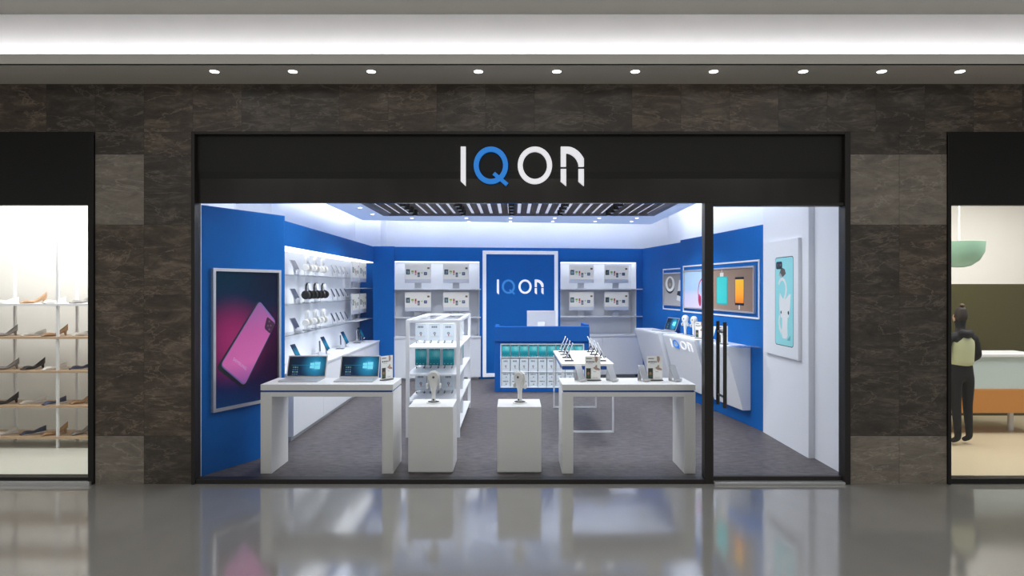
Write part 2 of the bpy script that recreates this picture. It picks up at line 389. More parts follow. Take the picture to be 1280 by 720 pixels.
MB().box(fx(892), fx(1055), YF + .03, YF + .08, .024, .06).obj('bottom_rail', 'frame', d, bevel=.003)
xh = 1.922; hb = MB()
for yy in (YF - .045, YF + .155):
    hb.cyl((xh, yy, .705), (xh, yy, 1.487), .017, n=14)
for zz in (.80, 1.39): hb.cyl((xh, YF - .045, zz), (xh, YF + .155, zz), .011, n=10)
hb.obj('handle', 'handle', d, smooth=40)

# ------------------------------------------------------------------ logo letters
def letters(parent, u, t, mi='letterw', mq='letterb'):
    """four letters, centred on origin in local xz, facing -y; u = metres per drawing unit"""
    cx, cz = 626.5, 240.5
    X = lambda a: (a - cx)*u
    Z = lambda a: (cz - a)*u
    MB().prism([(X(133), Z(83)), (X(173), Z(83)), (X(173), Z(398)), (X(133), Z(360))], -t, 0).obj('letter_i', mi, parent)
    sq = 275/299
    q = MB().ring(X(374.5), Z(232.5), 149.5*u, 109.5*u, -t, 0, sq=sq, n=56)
    q.prism([(X(388), Z(307)), (X(407), Z(286)), (X(514), Z(375)), (X(495), Z(398))], -t*1.02, -.0005)
    q.obj('letter_q', mq, parent)
    MB().ring(X(727.5), Z(232.5), 149.5*u, 109.5*u, -t, 0, sq=sq, n=56).obj('letter_o', mi, parent)
    n = MB()
    outer = [(935, 83), (985, 83)] + [(985 + 135*math.sin(a), 218 - 135*math.cos(a)) for a in [k*PI/2/10*.84 for k in range(1, 11)]] + [(1120, 185), (1120, 242), (1077, 242)]
    inner = [(1077, 240 - 0)] + [(977 + 100*math.cos(a), 235 - 100*math.sin(a)) for a in [k*PI/2/10 for k in range(0, 11)]] + [(977, 242), (935, 242)]
    # arch as quads: left bar + curved band + right bar
    n.prism([(X(935), Z(83)), (X(977), Z(83)), (X(977), Z(242)), (X(935), Z(242))], -t, 0)
    po = [(977, 83), (1000, 84), (1022, 89), (1045, 99), (1066, 113), (1086, 131), (1102, 151), (1112, 166), (1120, 182)]
    pi_ = [(977, 135), (990, 136), (1004, 140), (1019, 147), (1034, 157), (1049, 170), (1061, 187), (1070, 205), (1077, 226)]
    for k in range(8): n.prism([(X(po[k][0]), Z(po[k][1])), (X(po[k+1][0]), Z(po[k+1][1])), (X(pi_[k+1][0]), Z(pi_[k+1][1])), (X(pi_[k][0]), Z(pi_[k][1]))], -t, 0)
    n.prism([(X(1077), Z(226)), (X(1120), Z(182)), (X(1120), Z(242)), (X(1077), Z(242))], -t, 0)
    n.prism([(X(935), Z(262)), (X(978), Z(262)), (X(978), Z(398)), (X(935), Z(362))], -t, 0)
    n.prism([(X(1077), Z(262)), (X(1120), Z(262)), (X(1120), Z(398)), (X(1077), Z(362))], -t, 0)
    n.obj('letter_n', mi, parent)
sg = thing('shop_sign', 'large raised IQON letters on the black fascia, white with a blue Q', 'sign', (fx(652.9), YF + .034, fz(207.6)), group='IQON signs')
letters(sg, 1/6.4/K, .03)

# ------------------------------------------------------------------ shop shell
ZP = 2.59
BT = math.atan(.13)
def backY(px): return 12.687/(1 - .13*(px - CX)/F)
def back(px): Y = backY(px); return (PX(px, Y), Y)
struct(MB().box(-3.6, 3.4, YF + .1, 14.2, -.1, 0).obj('floor', 'shopfloor'), 'mottled grey shop floor', 'floor')
# left: upper wall steps, display wall, header, angled blue panel
struct(MB().box(-3.6, -3.5, YF + .1, 8.05, 0, 3.6).obj('wall_left_front', 'cove_wall'), 'white side wall behind the left angled panel', 'wall')
struct(MB().box(-3.6, -3.05, 8.05, 13.6, 0, 3.6).obj('wall_left', 'cove_wall'), 'white left wall of the shop', 'wall')
def angled(name, p, q, th, label):
    """upright blue panel from p to q (front face), thickness th behind it"""
    dx, dy = q[0]-p[0], q[1]-p[1]; L = math.hypot(dx, dy); o = MB().box(0, L, 0, th, 0, ZP).obj(name, 'blue', bevel=.003)
    o.location = (p[0], p[1], 0); o.rotation_euler = (0, 0, math.atan2(dy, dx)); return struct(o, label, 'wall panel'), L
LP0, LP1 = (-2.98, 6.10), (-2.52, 7.05)
angled('wall_left_panel', LP0, LP1, .25, 'angled blue panel inside the left of the shop window')
struct(MB().box(-3.01, -2.972, 5.985, 6.092, 0, ZP + .6).obj('trim_5', 'white_wall'), 'white end post beside the left blue panel', 'post')
struct(MB().box(-3.05, -2.70, 7.35, 12.70, 2.294, ZP).obj('wall_left_header', 'blue', bevel=.003), 'blue header band above the left display wall', 'wall band')
struct(MB().box(-3.045, -2.705, 7.4, 12.68, 2.284, 2.294).obj('ceiling_header_light', P('header_light', C(240, 244, 255), .5, emit=(.93, .96, 1, 1), estr=1.3)), 'light panel under the left header band', 'light')
struct(MB().box(-2.70, -2.298, 12.30, 12.36, 0, ZP + .004).obj('wall_back_pillar', 'blue', bevel=.003), 'blue pillar at the back left corner', 'pillar')
struct(MB().box(-3.05, -2.70, 12.70, 12.80, 0, ZP).obj('wall_back_return', 'blue'), 'blue return wall beside the left display wall', 'wall')
struct(MB().box(-3.05, -2.56, 12.32, 13.5, ZP + .006, 3.6).obj('wall_back_column', 'cove_wall'), 'white column block over the blue corner pillar', 'wall')
# right
RD = (-.126, 1.0)
def rpan(Y, off=0.0): return 3.122 - .126*(Y - 7.98) + off
struct(MB().box(3.11, 3.3, 6.75, 7.975, 0, 3.6).obj('wall_right', 'white_wall'), 'white right wall carrying the cat poster', 'wall')
struct(MB().box(3.175, 3.3, YF + .1, 6.75, 0, 3.6).obj('wall_right_front', 'white_wall'), 'white wall return beside the glass door', 'wall')
struct(MB().box(3.11, 3.3, 5.975, 6.06, .0, 3.2).obj('trim_6', 'white_wall'), 'white jamb beside the glass door', 'jamb')
angled('wall_right_panel', (rpan(10.68), 10.68), (3.122, 7.98), .2, 'angled blue panel on the right carrying the gadget pictures')
o, _ = angled('wall_right_rear', (2.565, 13.35), (rpan(10.68) + .236 + .126*.2, 10.45), .12, 'blue panel at the back right carrying the lens picture')
struct(MB().box(3.3, 3.4, YF + .1, 13.8, 0, 3.6).obj('wall_right_upper', 'cove_wall'), 'white upper right wall above the blue panels', 'wall')
# back wall, in its own rotated frame: u along it, v out of it (towards the viewer is -v)
bx, by = back(642)
def bu(px):
    X, Y = back(px); return math.hypot(X - bx, Y - by) * (1 if px > 642 else -1)
def bw(u, v, z): return (bx + u*math.cos(BT) - v*math.sin(BT), by + u*math.sin(BT) + v*math.cos(BT), z)
def backobj(mb, name, mats, **k):
    o = mb.obj(name, mats, **k); o.location = (bx, by, 0); o.rotation_euler = (0, 0, BT); return o
NL, NR = (bu(493.2), bu(599.4)), (bu(700.5), bu(795.3)); NT = 2.313
b = MB()
b.box(bu(488), NL[0], 0, .5, 0, ZP).box(NL[1], NR[0], 0, .5, 0, ZP).box(NR[1], bu(803), 0, .5, 0, ZP)
b.box(NL[0], NL[1], 0, .5, NT, ZP).box(NR[0], NR[1], 0, .5, NT, ZP)
struct(backobj(b, 'wall_back', 'blue'), 'blue back wall of the shop', 'wall')
for a, (n, s) in zip((NL, NR), (('wall_niche_left', 'left'), ('wall_niche_right', 'right'))):
    b = MB().box(a[0], a[1], .34, .40, .0, NT).box(a[0], a[0] + .004, .0, .34, .84, NT).box(a[1] - .004, a[1], 0, .34, .84, NT)
    struct(backobj(b, n, 'white_wall'), 'white recess in the back wall, %s of the framed panel' % s, 'wall')
    lp = MB().box(a[0] + .01, a[1] - .01, .02, .30, NT - .012, NT - .002)
    struct(backobj(lp, 'ceiling_' + n[5:], P('niche_light_' + s, C(240, 244, 255), .5, emit=(.93, .96, 1, 1), estr=1.9)), 'light panel at the top of the %s recess' % s, 'light')
struct(backobj(MB().box(-4, 4, .52, .6, 0, 3.6), 'wall_back_upper', 'cove_wall'), 'bright white back wall above the blue', 'wall')
struct(MB().box(-3.6, 3.4, YF + .1, 14.2, 3.6, 3.7).obj('ceiling_cove', 'cove_wall'), 'white upper shop ceiling over the cove', 'ceiling')
# dropped slab, rear edge turned with the back wall
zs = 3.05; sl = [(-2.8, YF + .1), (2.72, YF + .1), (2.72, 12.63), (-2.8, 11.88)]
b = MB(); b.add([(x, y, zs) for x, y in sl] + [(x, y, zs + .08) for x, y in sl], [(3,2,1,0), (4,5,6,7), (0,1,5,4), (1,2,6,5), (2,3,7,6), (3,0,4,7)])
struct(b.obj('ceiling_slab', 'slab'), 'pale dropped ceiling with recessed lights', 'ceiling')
# cove light strips on the slab (shine out over its edges)
tag(MB().box(-2.78, -2.73, 6.3, 11.8, zs + .082, zs + .12).obj('cove_light_strip', 'shopcove'), 'light strip above the left edge of the shop ceiling', 'light')
tag(MB().box(2.65, 2.70, 6.3, 12.5, zs + .082, zs + .12).obj('cove_light_strip', 'shopcove'), 'light strip above the right edge of the shop ceiling', 'light')
b = MB(); a0, a1 = Vector((-2.7, 11.83, 0)), Vector((2.6, 12.55, 0))
b.add([(a0.x, a0.y - .05, zs + .082), (a1.x, a1.y - .05, zs + .082), (a1.x, a1.y, zs + .082), (a0.x, a0.y, zs + .082), (a0.x, a0.y - .05, zs + .12), (a1.x, a1.y - .05, zs + .12), (a1.x, a1.y, zs + .12), (a0.x, a0.y, zs + .12)],
      [(3,2,1,0), (4,5,6,7), (0,1,5,4), (1,2,6,5), (2,3,7,6), (3,0,4,7)])
tag(b.obj('cove_light_strip', 'shopcove'), 'light strip above the rear edge of the shop ceiling', 'light')

# slat grille
sg = thing('slat_grille', 'brown timber slat grille under the shop ceiling', 'ceiling grille')
b = MB(); pitch = .1525; xa = -2.02
for i in range(28): b.box(xa + i*pitch, xa + i*pitch + .098, 7.2, 10.72, 3.026, 3.045)
b.obj('slats', 'slat', sg)
MB().box(xa - .05, xa + 28*pitch - .005, 7.2, 10.72, 3.0455, 3.0485).obj('gap_glow_sheet', P('gap_glow', C(226, 228, 238), .6, emit=C(190, 192, 210), estr=.72), sg)  # glowing sheet added so the ceiling between the slats reads bright
for q_ in (xa - .16, xa + 28*pitch): MB().box(q_, q_ + .105, 7.2, 10.72, 3.0, 3.048).obj('side_frame', 'slatframe', sg)
MB().box(xa - .16, xa + 28*pitch + .105, 10.722, 10.74, 3.0, 3.048).obj('end_frame', 'slatframe', sg)
# spotlights between the slats
sp = thing('ceiling_spotlight', '', 'spotlight')
MB().cyl((0, 0, 0), (0, 0, -.035), .012, n=10).obj('stem', 'black', sp)
MB().lathe([(.001, -.03), (.038, -.03), (.045, -.04), (.045, -.115), (.035, -.12), (.001, -.108)], 18).obj('housing', 'black', sp, smooth=40)
MB().lathe([(.001, -.1205), (.03, -.1205), (.03, -.1195), (.001, -.1195)], 16).obj('lens', 'alu', sp)
pr = Proto(sp)
grp_n = ['leftmost row', 'second row from the left', 'middle row', 'second row from the right', 'rightmost row']
for g_, gx in enumerate((-1.55, -.79, -.03, .73, 1.49)):
    for k, gy in enumerate((8.95, 9.32, 9.69, 10.06)):
        pr.put((gx, gy, 3.05), 0, 'black ceiling spotlight, %s in the %s of the slat ceiling' % (('nearest', 'second nearest', 'second farthest', 'farthest')[k], grp_n[g_]), 'spotlights among the ceiling slats')
rl = thing('recessed_light', '', 'ceiling light')
MB().lathe([(.028, -.004), (.048, -.003), (.05, 0), (.03, 0)], 20).obj('ring', 'white', rl)
MB().lathe([(.001, -.007), (.03, -.006), (.032, -.002), (.001, -.002)], 16).obj('lamp', 'shoplight', rl)
pr = Proto(rl)
rls = [((450, 259.5), 'upper of the two at the left edge'), ((465.5, 267.5), 'lower of the two at the left edge'), ((515, 272.4), 'first of the row behind the slats from the left'), ((583, 272.4), 'second of the row behind the slats'), ((638, 272.4), 'middle of the row behind the slats'),
       ((693.5, 272.4), 'fourth of the row behind the slats'), ((749, 272.4), 'fifth of the row behind the slats'), ((796, 272.4), 'last of the row behind the slats'), ((586, 276.6), 'first of the rear row'), ((638, 276.6), 'second of the rear row'), ((691, 276.6), 'third of the rear row'),
       ((744, 276.6), 'fourth of the rear row'), ((789.5, 276.6), 'last of the rear row'), ((811.5, 267.5), 'lower of the two at the right edge'), ((826, 259.5), 'upper of the two at the right edge')]
for (px, py), t in rls:
    Y = (zs - H)*F/(CY - py); pr.put((PX(px, Y), Y, zs), 0, 'small white recessed ceiling light, ' + t, 'recessed lights in the shop ceiling')

# ------------------------------------------------------------------ lights
def area(name, loc, sx, sy, power, col=(1, 1, 1), rot=(0, 0, 0), spread=PI):
    l = bpy.data.lights.new(name, 'AREA'); l.shape = 'RECTANGLE'; l.size = sx; l.size_y = sy; l.energy = power; l.color = col; l.spread = spread
    o = bpy.data.objects.new(name, l); COL.objects.link(o); o.location = loc; o.rotation_euler = rot; return o
def spot(name, loc, power, size=2.2, blend=.8, r=.05, col=(.95, .97, 1), rot=(0, 0, 0)):
    l = bpy.data.lights.new(name, 'SPOT'); l.energy = power; l.spot_size = size; l.spot_blend = blend; l.shadow_soft_size = r; l.color = col
    o = bpy.data.objects.new(name, l); COL.objects.link(o); o.location = loc; o.rotation_euler = rot; return o
area('shop_front_fill_light', (0, 7.5, 2.96), 4.6, 2.2, 108, (.95, .975, 1))  # unseen area lamp added behind the fascia to light the front of the shop
for X in (-1.6, 0, 1.6):
    spot('shop_downlight', (X, 9.6, 2.9), 150, r=.15, rot=(0, -X*.12, 0))
    spot('shop_rear_downlight', (X, 11.2 + .13*X, 3.03), 125, r=.12)
for X in (-3.6, 0, 3.6): area('concourse_light', (X, 1.5, ZC - .02), 2.4, 2.4, 64, (1, .98, .95))

# ------------------------------------------------------------------ display tables, plinths
def display_table(xa, xb, label):
    t = thing('display_table', label, 'table', ((xa+xb)/2, 6.19, 0), group='white window display tables'); h = (xb-xa)/2; D = .455; lw = .108; zt = .863
    MB().box(-h, h, 0, D, zt - .058, zt).obj('tabletop', 'table', t, bevel=.002)
    MB().box(-h + .012, h - .012, .008, D - .008, zt - .076, zt - .058).obj('blue_inlay', 'blueline', t)
    MB().box(-h + lw, h - lw, 0, D, zt - .118, zt - .076).obj('apron', 'table', t)
    for s in (-1, 1):
        a, c = (-h, -h + lw) if s < 0 else (h - lw, h)
        MB().box(a, c, 0, D, 0, zt - .076).obj('leg', 'table', t, bevel=.002)
display_table(PX(325.6, 6.19), PX(491.4, 6.19), 'white slab-legged display table with blue inlay holding two laptops')
display_table(PX(702.7, 6.19), PX(869.4, 6.19), 'white slab-legged display table with blue inlay holding silver phone stands')
def plinth(xa, xb, label):
    t = thing('plinth', label, 'plinth', ((xa+xb)/2, 6.20, 0), group='square white plinths'); h = (xb-xa)/2
    MB().box(-h, h, 0, .436, .012, .645).obj('body', 'table', t, bevel=.003)
    MB().box(-h + .015, h - .015, .015, .421, 0, .012).obj('base', 'ltgrey', t)
plinth(PX(510.2, 6.2), PX(566.3, 6.2), 'square white plinth in front of the shelving rack')
plinth(PX(621.5, 6.2), PX(676.7, 6.2), 'square white plinth in front of the blue counter')

# headphones and their stands
def make_stand():
    t = thing('headphone_stand', '', 'headphone stand', group='round-headed headphone stands')
    MB().lathe([(.001, 0), (.07, 0), (.07, .010), (.066, .014), (.001, .014)], 32).obj('base', 'hpw', t, smooth=40)
    MB().lathe([(.001, .014), (.055, .014), (.055, .018), (.001, .018)], 32).obj('base_ring', 'dkgrey', t, smooth=40)
    b = MB()
    prof = [(.022, .024, .018), (.019, .022, .07), (.021, .023, .11), (.028, .025, .145), (.039, .027, .18), (.048, .028, .215), (.052, .028, .24)]
    n = 20; vs = []
    for a, c, z in prof: vs += [(a*math.cos(2*PI*k/n), c*math.sin(2*PI*k/n), z) for k in range(n)]
    b.add(vs, [(i*n+k, i*n+(k+1)%n, (i+1)*n+(k+1)%n, (i+1)*n+k) for i in range(len(prof)-1) for k in range(n)] + [tuple(range(n-1, -1, -1)), tuple(range((len(prof)-1)*n, len(prof)*n))])
    b.obj('stem', 'hpw', t, smooth=50)
    MB().lathe([(.001, -.032), (.048, -.032), (.055, -.026), (.055, .026), (.048, .032), (.001, .032)], 32, axis='Y', c=(0, 0, .262)).obj('head_disc', 'hpw', t, smooth=40)
    MB().lathe([(.001, -.0345), (.012, -.0345), (.012, -.031), (.001, -.031)], 16, axis='Y', c=(0, 0, .262)).obj('screw_cap', 'greyink', t)
    MB().lathe([(.001, -.027), (.009, -.027), (.009, -.018), (.001, -.018)], 14, axis='Y', c=(0, 0, .038)).obj('screw_cap', 'greyink', t)
    return Proto(t)
def make_headphones(col, inn, rc=.027, R=.0585, zc=.262, drop=.088, cupw=.014, name='headphones'):
    t = thing(name, '', 'headphones')
    pts = [(R*1.0, 0, zc - drop + rc*.6)] + [(R*math.cos(a), 0, zc + R*math.sin(a)) for a in [k*PI/16 for k in range(0, 17)]] + [(-R, 0, zc - drop + rc*.6)]
    b = MB()
    n = len(pts); vs = []
    for i, p in enumerate(pts):
        q0, q1 = Vector(pts[max(i-1, 0)]), Vector(pts[min(i+1, n-1)]); d = (q1 - q0).normalized(); nr = Vector((-d.z, 0, d.x))
        p = Vector(p); wd = .014 if 3 < i < n - 4 else .010
        for sx, sy in ((-.003, -wd), (-.003, wd), (.003, wd), (.003, -wd)): vs.append(p + nr*sx + Vector((0, sy, 0)))
    b.add(vs, [(4*i+k, 4*i+(k+1)%4, 4*i+4+(k+1)%4, 4*i+4+k) for i in range(n-1) for k in range(4)] + [(3,2,1,0), (4*n-4, 4*n-3, 4*n-2, 4*n-1)])
    b.obj('headband', col, t, smooth=40)
    for s in (-1, 1):
        e = MB().lathe([(.001, s*cupw), (rc*.8, s*cupw), (rc, s*cupw*.6), (rc, 0), (rc*.9, -s*cupw*.1), (.001, -s*cupw*.1)], 28, axis='X', c=(s*(R + .002), 0, zc - drop)).obj('ear_cup', col, t, smooth=40)
        MB().lathe([(rc*.4, -s*cupw*.1), (rc*.85, -s*cupw*.1), (rc*.85, -s*cupw*.55), (rc*.6, -s*cupw*.7), (rc*.4, -s*cupw*.5)], 24, axis='X', c=(s*(R + .002), 0, zc - drop)).obj('cushion', inn, e, smooth=50)
    return Proto(t)
st = make_stand(); hp = make_headphones('hpw', 'hpwin')
spots = [(-.80, 6.40, .645, 0.05, 'on the plinth in front of the shelving rack'), (.062, 6.40, .645, -.62, 'on the plinth in front of the blue counter'),
         (2.715, 10.12, 1.044, -1.2, 'on the right wall counter, farther of the pair'), (2.745, 9.74, 1.044, -1.2, 'on the right wall counter, nearer of the pair')]
for X, Y, z, rz, t in spots:
    st.put((X, Y, z), rz, 'white round-headed headphone stand ' + t, 'round-headed headphone stands')
    hp.put((X, Y, z), rz, 'white headphones hung over the stand ' + t, 'white headphones on round-headed stands')

# ------------------------------------------------------------------ laptops
def make_laptop():
    t = thing('laptop', '', 'laptop', group='open silver laptops')
    base = MB().box(-.195, .195, -.25, 0, 0, .014).obj('base', 'alu', t, bevel=.004)
    MB().box(-.17, .17, -.135, -.03, .0141, .0155).obj('keyboard', 'ltgrey', base)
    MB().box(-.055, .055, -.235, -.15, .0141, .0148).obj('touchpad', 'silver', base)
    lid = MB().box(-.204, .204, 0, .008, 0, .23).obj('lid', 'alu', t, bevel=.003); lid.location = (0, -.002, .016); lid.rotation_euler = (-.36, 0, 0)
    bz = MB().box(-.194, .194, -.001, .0, .008, .219).obj('bezel', 'screen_off', lid)
    scr = ramp_print('desktop_wallpaper', 'X', -.19, .19, [(0, C(8, 24, 40)), (.45, C(8, 42, 74)), (.75, C(16, 90, 130)), (1, C(8, 30, 58))], glow=[(.085, .122, .17, C(40, 150, 190), .75), (.09, .122, .07, C(130, 220, 240), .5)], emit=.5, rough=.3)
    b = MB().quadxz(-.188, .188, .012, .213, -.0014, 0)
    for (a, c, d, e) in ((.03, .075, .125, .150), (.03, .075, .093, .120), (.08, .135, .126, .158), (.08, .135, .085, .121)):
        z1 = e; b.poly([(a, d), (c, d - .002), (c, z1 + .002), (a, z1)], -.0018, 1)
    b.quadxz(-.16, .03, .124, .126, -.0017, 2)
    for i in range(3):
        for j in range(4):
            k = (3, 4, 3, 5)[(i*2 + j) % 4]
            b.quadxz(-.145 + i*.021, -.145 + i*.021 + .013, .025 + j*.024, .025 + j*.024 + .013, -.0018, k)
    b.quadxz(-.188, .188, .010, .016, -.0017, 6)
    b.obj('display', [scr, P('win_glow', C(120, 215, 235), .4, emit=C(90, 200, 225), estr=.6), P('win_beam', C(60, 150, 190), .4, emit=C(50, 140, 180), estr=.4), P('tile_blue', C(44, 100, 150), .4, emit=C(44, 100, 150), estr=.3),
                      P('tile_pale', C(130, 160, 180), .4, emit=C(130, 160, 180), estr=.25), P('tile_green', C(70, 140, 90), .4, emit=C(70, 140, 90), estr=.25), 'screen_off'], lid, smooth=-1)
    return Proto(t)
lt = make_laptop()
lt.put((-2.137, 6.585, .863), 0, 'open silver laptop at the left end of the left display table', 'open silver laptops')
lt.put((-1.59, 6.585, .863), 0, 'open silver laptop beside the small card sign', 'open silver laptops')
lt.put((2.72, 11.15, 1.044), -1.32, 'open silver laptop on the rear section of the right wall counter', 'open silver laptops')

# ------------------------------------------------------------------ card signs
def make_sign():
    t = thing('card_sign', '', 'card sign', group='upright printed card signs')
    MB().lathe([(.001, 0), (.08, 0), (.08, .006), (.075, .009), (.001, .009)], 28).obj('base', 'dkgrey', t, smooth=40)
    t.children[0].scale = (1.08, .55, 1)
    w_, h_ = .155, .245
    b = MB().box(-w_/2, w_/2, -.004, .004, .009, h_, 0)
    y = -.0045
    b.quadxz(-.068, -.01, .218, .226, y, 1); 
    for k, (a, c) in enumerate(((-.066, -.05), (-.045, -.03), (-.026, -.012), (-.007, .006), (.01, .018))): b.quadxz(a, c, .182, .196, y, 1)
    b.quadxz(-.05, -.0, .168, .172, y, 2)
    b.poly([(.02, .245), (.045, .244), (.05, .21), (.04, .185), (.03, .182), (.022, .2)], y, 3)
    b.poly([(.0, .128), (.02, .14), (.034, .16), (.045, .15), (.04, .135), (.07, .118), (.07, .105), (.03, .108)], y, 3)
    b.quadxz(-.068, -.02, .018, .125, y, 4); b.quadxz(-.06, -.03, .03, .075, y - .0003, 5); b.poly([(-.055, .06), (-.035, .06), (-.033, .08), (-.045, .09), (-.057, .08)], y - .0006, 6)
    b.quadxz(-.012, .07, .015, .10, y - .0001, 7); b.quadxz(.005, .035, .088, .091, y - .0004, 1); b.quadxz(.0, .05, .03, .033, y - .0004, 2)
    b.obj('card', [P('card_stock', C(240, 239, 235), .5, emit=C(230, 228, 224), estr=.06), 'greyink', 'ltgrey', P('card_skin', C(178, 148, 132), .6), P('card_dark', C(48, 56, 50), .5), P('card_green', C(62, 98, 72), .5), P('card_amber', C(170, 120, 80), .5), P('card_light', C(250, 249, 246), .5, emit=C(240, 240, 236), estr=.08)], t, smooth=-1)
    return Proto(t)
cs = make_sign()
ZT = .863
for X, Y, z, rz, t in [(PX(741, 6.45), 6.45, ZT, 0, 'between the left pair of phone stands on right display table'), (PX(818.5, 6.45), 6.45, ZT, 0, 'between the right pair of phone stands on right display table'),
                       (PX(483.5, 6.5), 6.5, ZT, .92, 'at the right end of the laptop table'), (2.765, 9.5, 1.044, -.85, 'on the right wall counter, half hidden by the door post'), (2.79, 8.56, 1.044, -.75, 'at the near end of the right wall counter')]:
    cs.put((X, Y, z), rz, 'upright grey card sign ' + t, 'upright printed card signs')

# ------------------------------------------------------------------ silver phone stands on the right table
def make_phone_stand():
    t = thing('phone_stand', '', 'phone stand', group='curved silver phone stands')
    MB().ribbon([(-.07, .030), (-.071, .016), (-.066, .006), (-.054, .005), (-.048, .012), (.018, .150), (.023, .155), (.028, .154), (.031, .148)], .082, .006).obj('cradle', 'silver', t, smooth=50)
    MB().ribbon([(.029, .149), (.044, .004), (.038, .0035), (-.05, .0035)], .05, .005).obj('back_foot', 'silver', t, smooth=30)
    return Proto(t)
ps = make_phone_stand()
for px, t in ((724, 'left of the left card sign'), (763.5, 'right of the left card sign'), (803, 'left of the right card sign'), (842, 'at the right end')):
    ps.put((PX(px, 6.42), 6.42, ZT), .58, 'curved silver phone stand on the right display table, ' + t, 'curved silver phone stands')

# ------------------------------------------------------------------ wire-leg table with two rows of phones
wt = thing('wire_leg_table', 'white topped table on thin white loop legs behind the right display table', 'table', (.92, 7.94, 0)); hw = .325; D = 1.66; zt3 = .857
MB().box(-hw, hw, 0, D, zt3 - .03, zt3).obj('tabletop', 'table', wt, bevel=.002)
MB().box(-hw + .01, hw - .01, .008, D - .008, zt3 - .075, zt3 - .03).obj('blue_inlay', 'blueline', wt)
MB().box(-.004, .004, .02, D - .02, zt3, zt3 + .001).obj('centre_seam', P('seam', C(205, 196, 176), .5), wt)
for y in (.012, D - .012):
    MB().box(-hw, -hw + .02, y - .01, y + .01, .0, zt3 - .075).box(hw - .02, hw, y - .01, y + .01, .0, zt3 - .075).box(-hw + .02, hw - .02, y - .01, y + .01, .0, .02).obj('leg', 'white', wt)
def make_phone(name, body, scr, w_, h_, t_=.008, tilt=.42, cat='phone'):
    t = thing(name, '', cat, rx=-tilt)
    MB().box(-w_/2, w_/2, 0, t_, 0, h_).obj('body', body, t, bevel=.003)
    MB().box(-w_/2 + .004, w_/2 - .004, -.0008, 0, .006, h_ - .006).obj('screen', scr, t)
    MB().box(-w_/2 + .008, -w_/2 + .028, t_, t_ + .0015, h_ - .045, h_ - .012).obj('camera', 'screen_off', t)
    return Proto(t)
def make_black_stand(dp=.1):
    t = thing('phone_stand', '', 'phone stand')
    MB().ribbon([(-.055, .0055), (.06, .0055)], .07, .011).obj('foot', 'black', t)
    MB().ribbon([(.045, .006), (.012, .075), (.004, .09)], .024, .01).obj('arm', 'black', t)
    MB().ribbon([(-.045, .064), (-.043, .044), (-.030, .042), (-.024, .048), (.014, .135)], .05, .006).obj('cradle', 'black', t)
    MB().cyl((0, .0005, .08), (0, .014, .072), .01, n=10).obj('hinge', 'black', t)
    return Proto(t)
bs = make_black_stand(); ph = make_phone('smartphone', 'white', 'screen_blue', .095, .20)
for s, X in ((-1, .71), (1, 1.13)):
    for k in range(4):
        Y = 8.22 + k*.38
        rz = s*PI/2; side = 'left' if s < 0 else 'right'; o_ = ('nearest', 'second nearest', 'second farthest', 'farthest')[k]
        bs.put((X, Y, zt3), rz, 'black phone stand on the wire-leg table, %s in its %s row' % (o_, side), 'black phone stands on the wire-leg table')
        # phone bottom sits on the lip, leaning back against the cradle
        fy = -.035; X2 = X + s*.0365
        ph.put((X2, Y, zt3 + .0505), rz, 'pale phone on black stand, wire-leg table, %s in %s row' % (o_, side), 'phones on the wire-leg table')

# ------------------------------------------------------------------ white shelving rack with boxes
rk = thing('shelving_rack', 'open white shelving rack of boxed earphones behind the left plinth', 'shelf rack', (-.97, 7.68, 0)); hw = .325; D = 1.95; zr = 1.41; pw = .042
for sx in (-1, 1):
    for y in (0, D - pw):
        xa = -hw if sx < 0 else hw - pw
        MB().box(xa, xa + pw, y, y + pw, 0, zr).obj('post', 'white', rk)
MB().box(-hw + pw, hw - pw, 0, pw, zr - .03, zr).box(-hw + pw, hw - pw, D - pw, D, zr - .03, zr).box(-hw, -hw + pw, pw, D - pw, zr - .03, zr).box(hw - pw, hw, pw, D - pw, zr - .03, zr).box(-.018, .018, pw, D - pw, zr - .03, zr).obj('top_rail', 'white', rk)
shz = (1.081, .755, .43, .105)
for z in shz: MB().box(-hw + .004, hw - .004, pw, D - pw, z - .02, z).obj('shelf', 'white', rk)
MB().box(-hw + pw, hw - pw, D/2 - .006, D/2 + .006, .105, zr - .03).obj('divider_panel', 'boxside', rk)
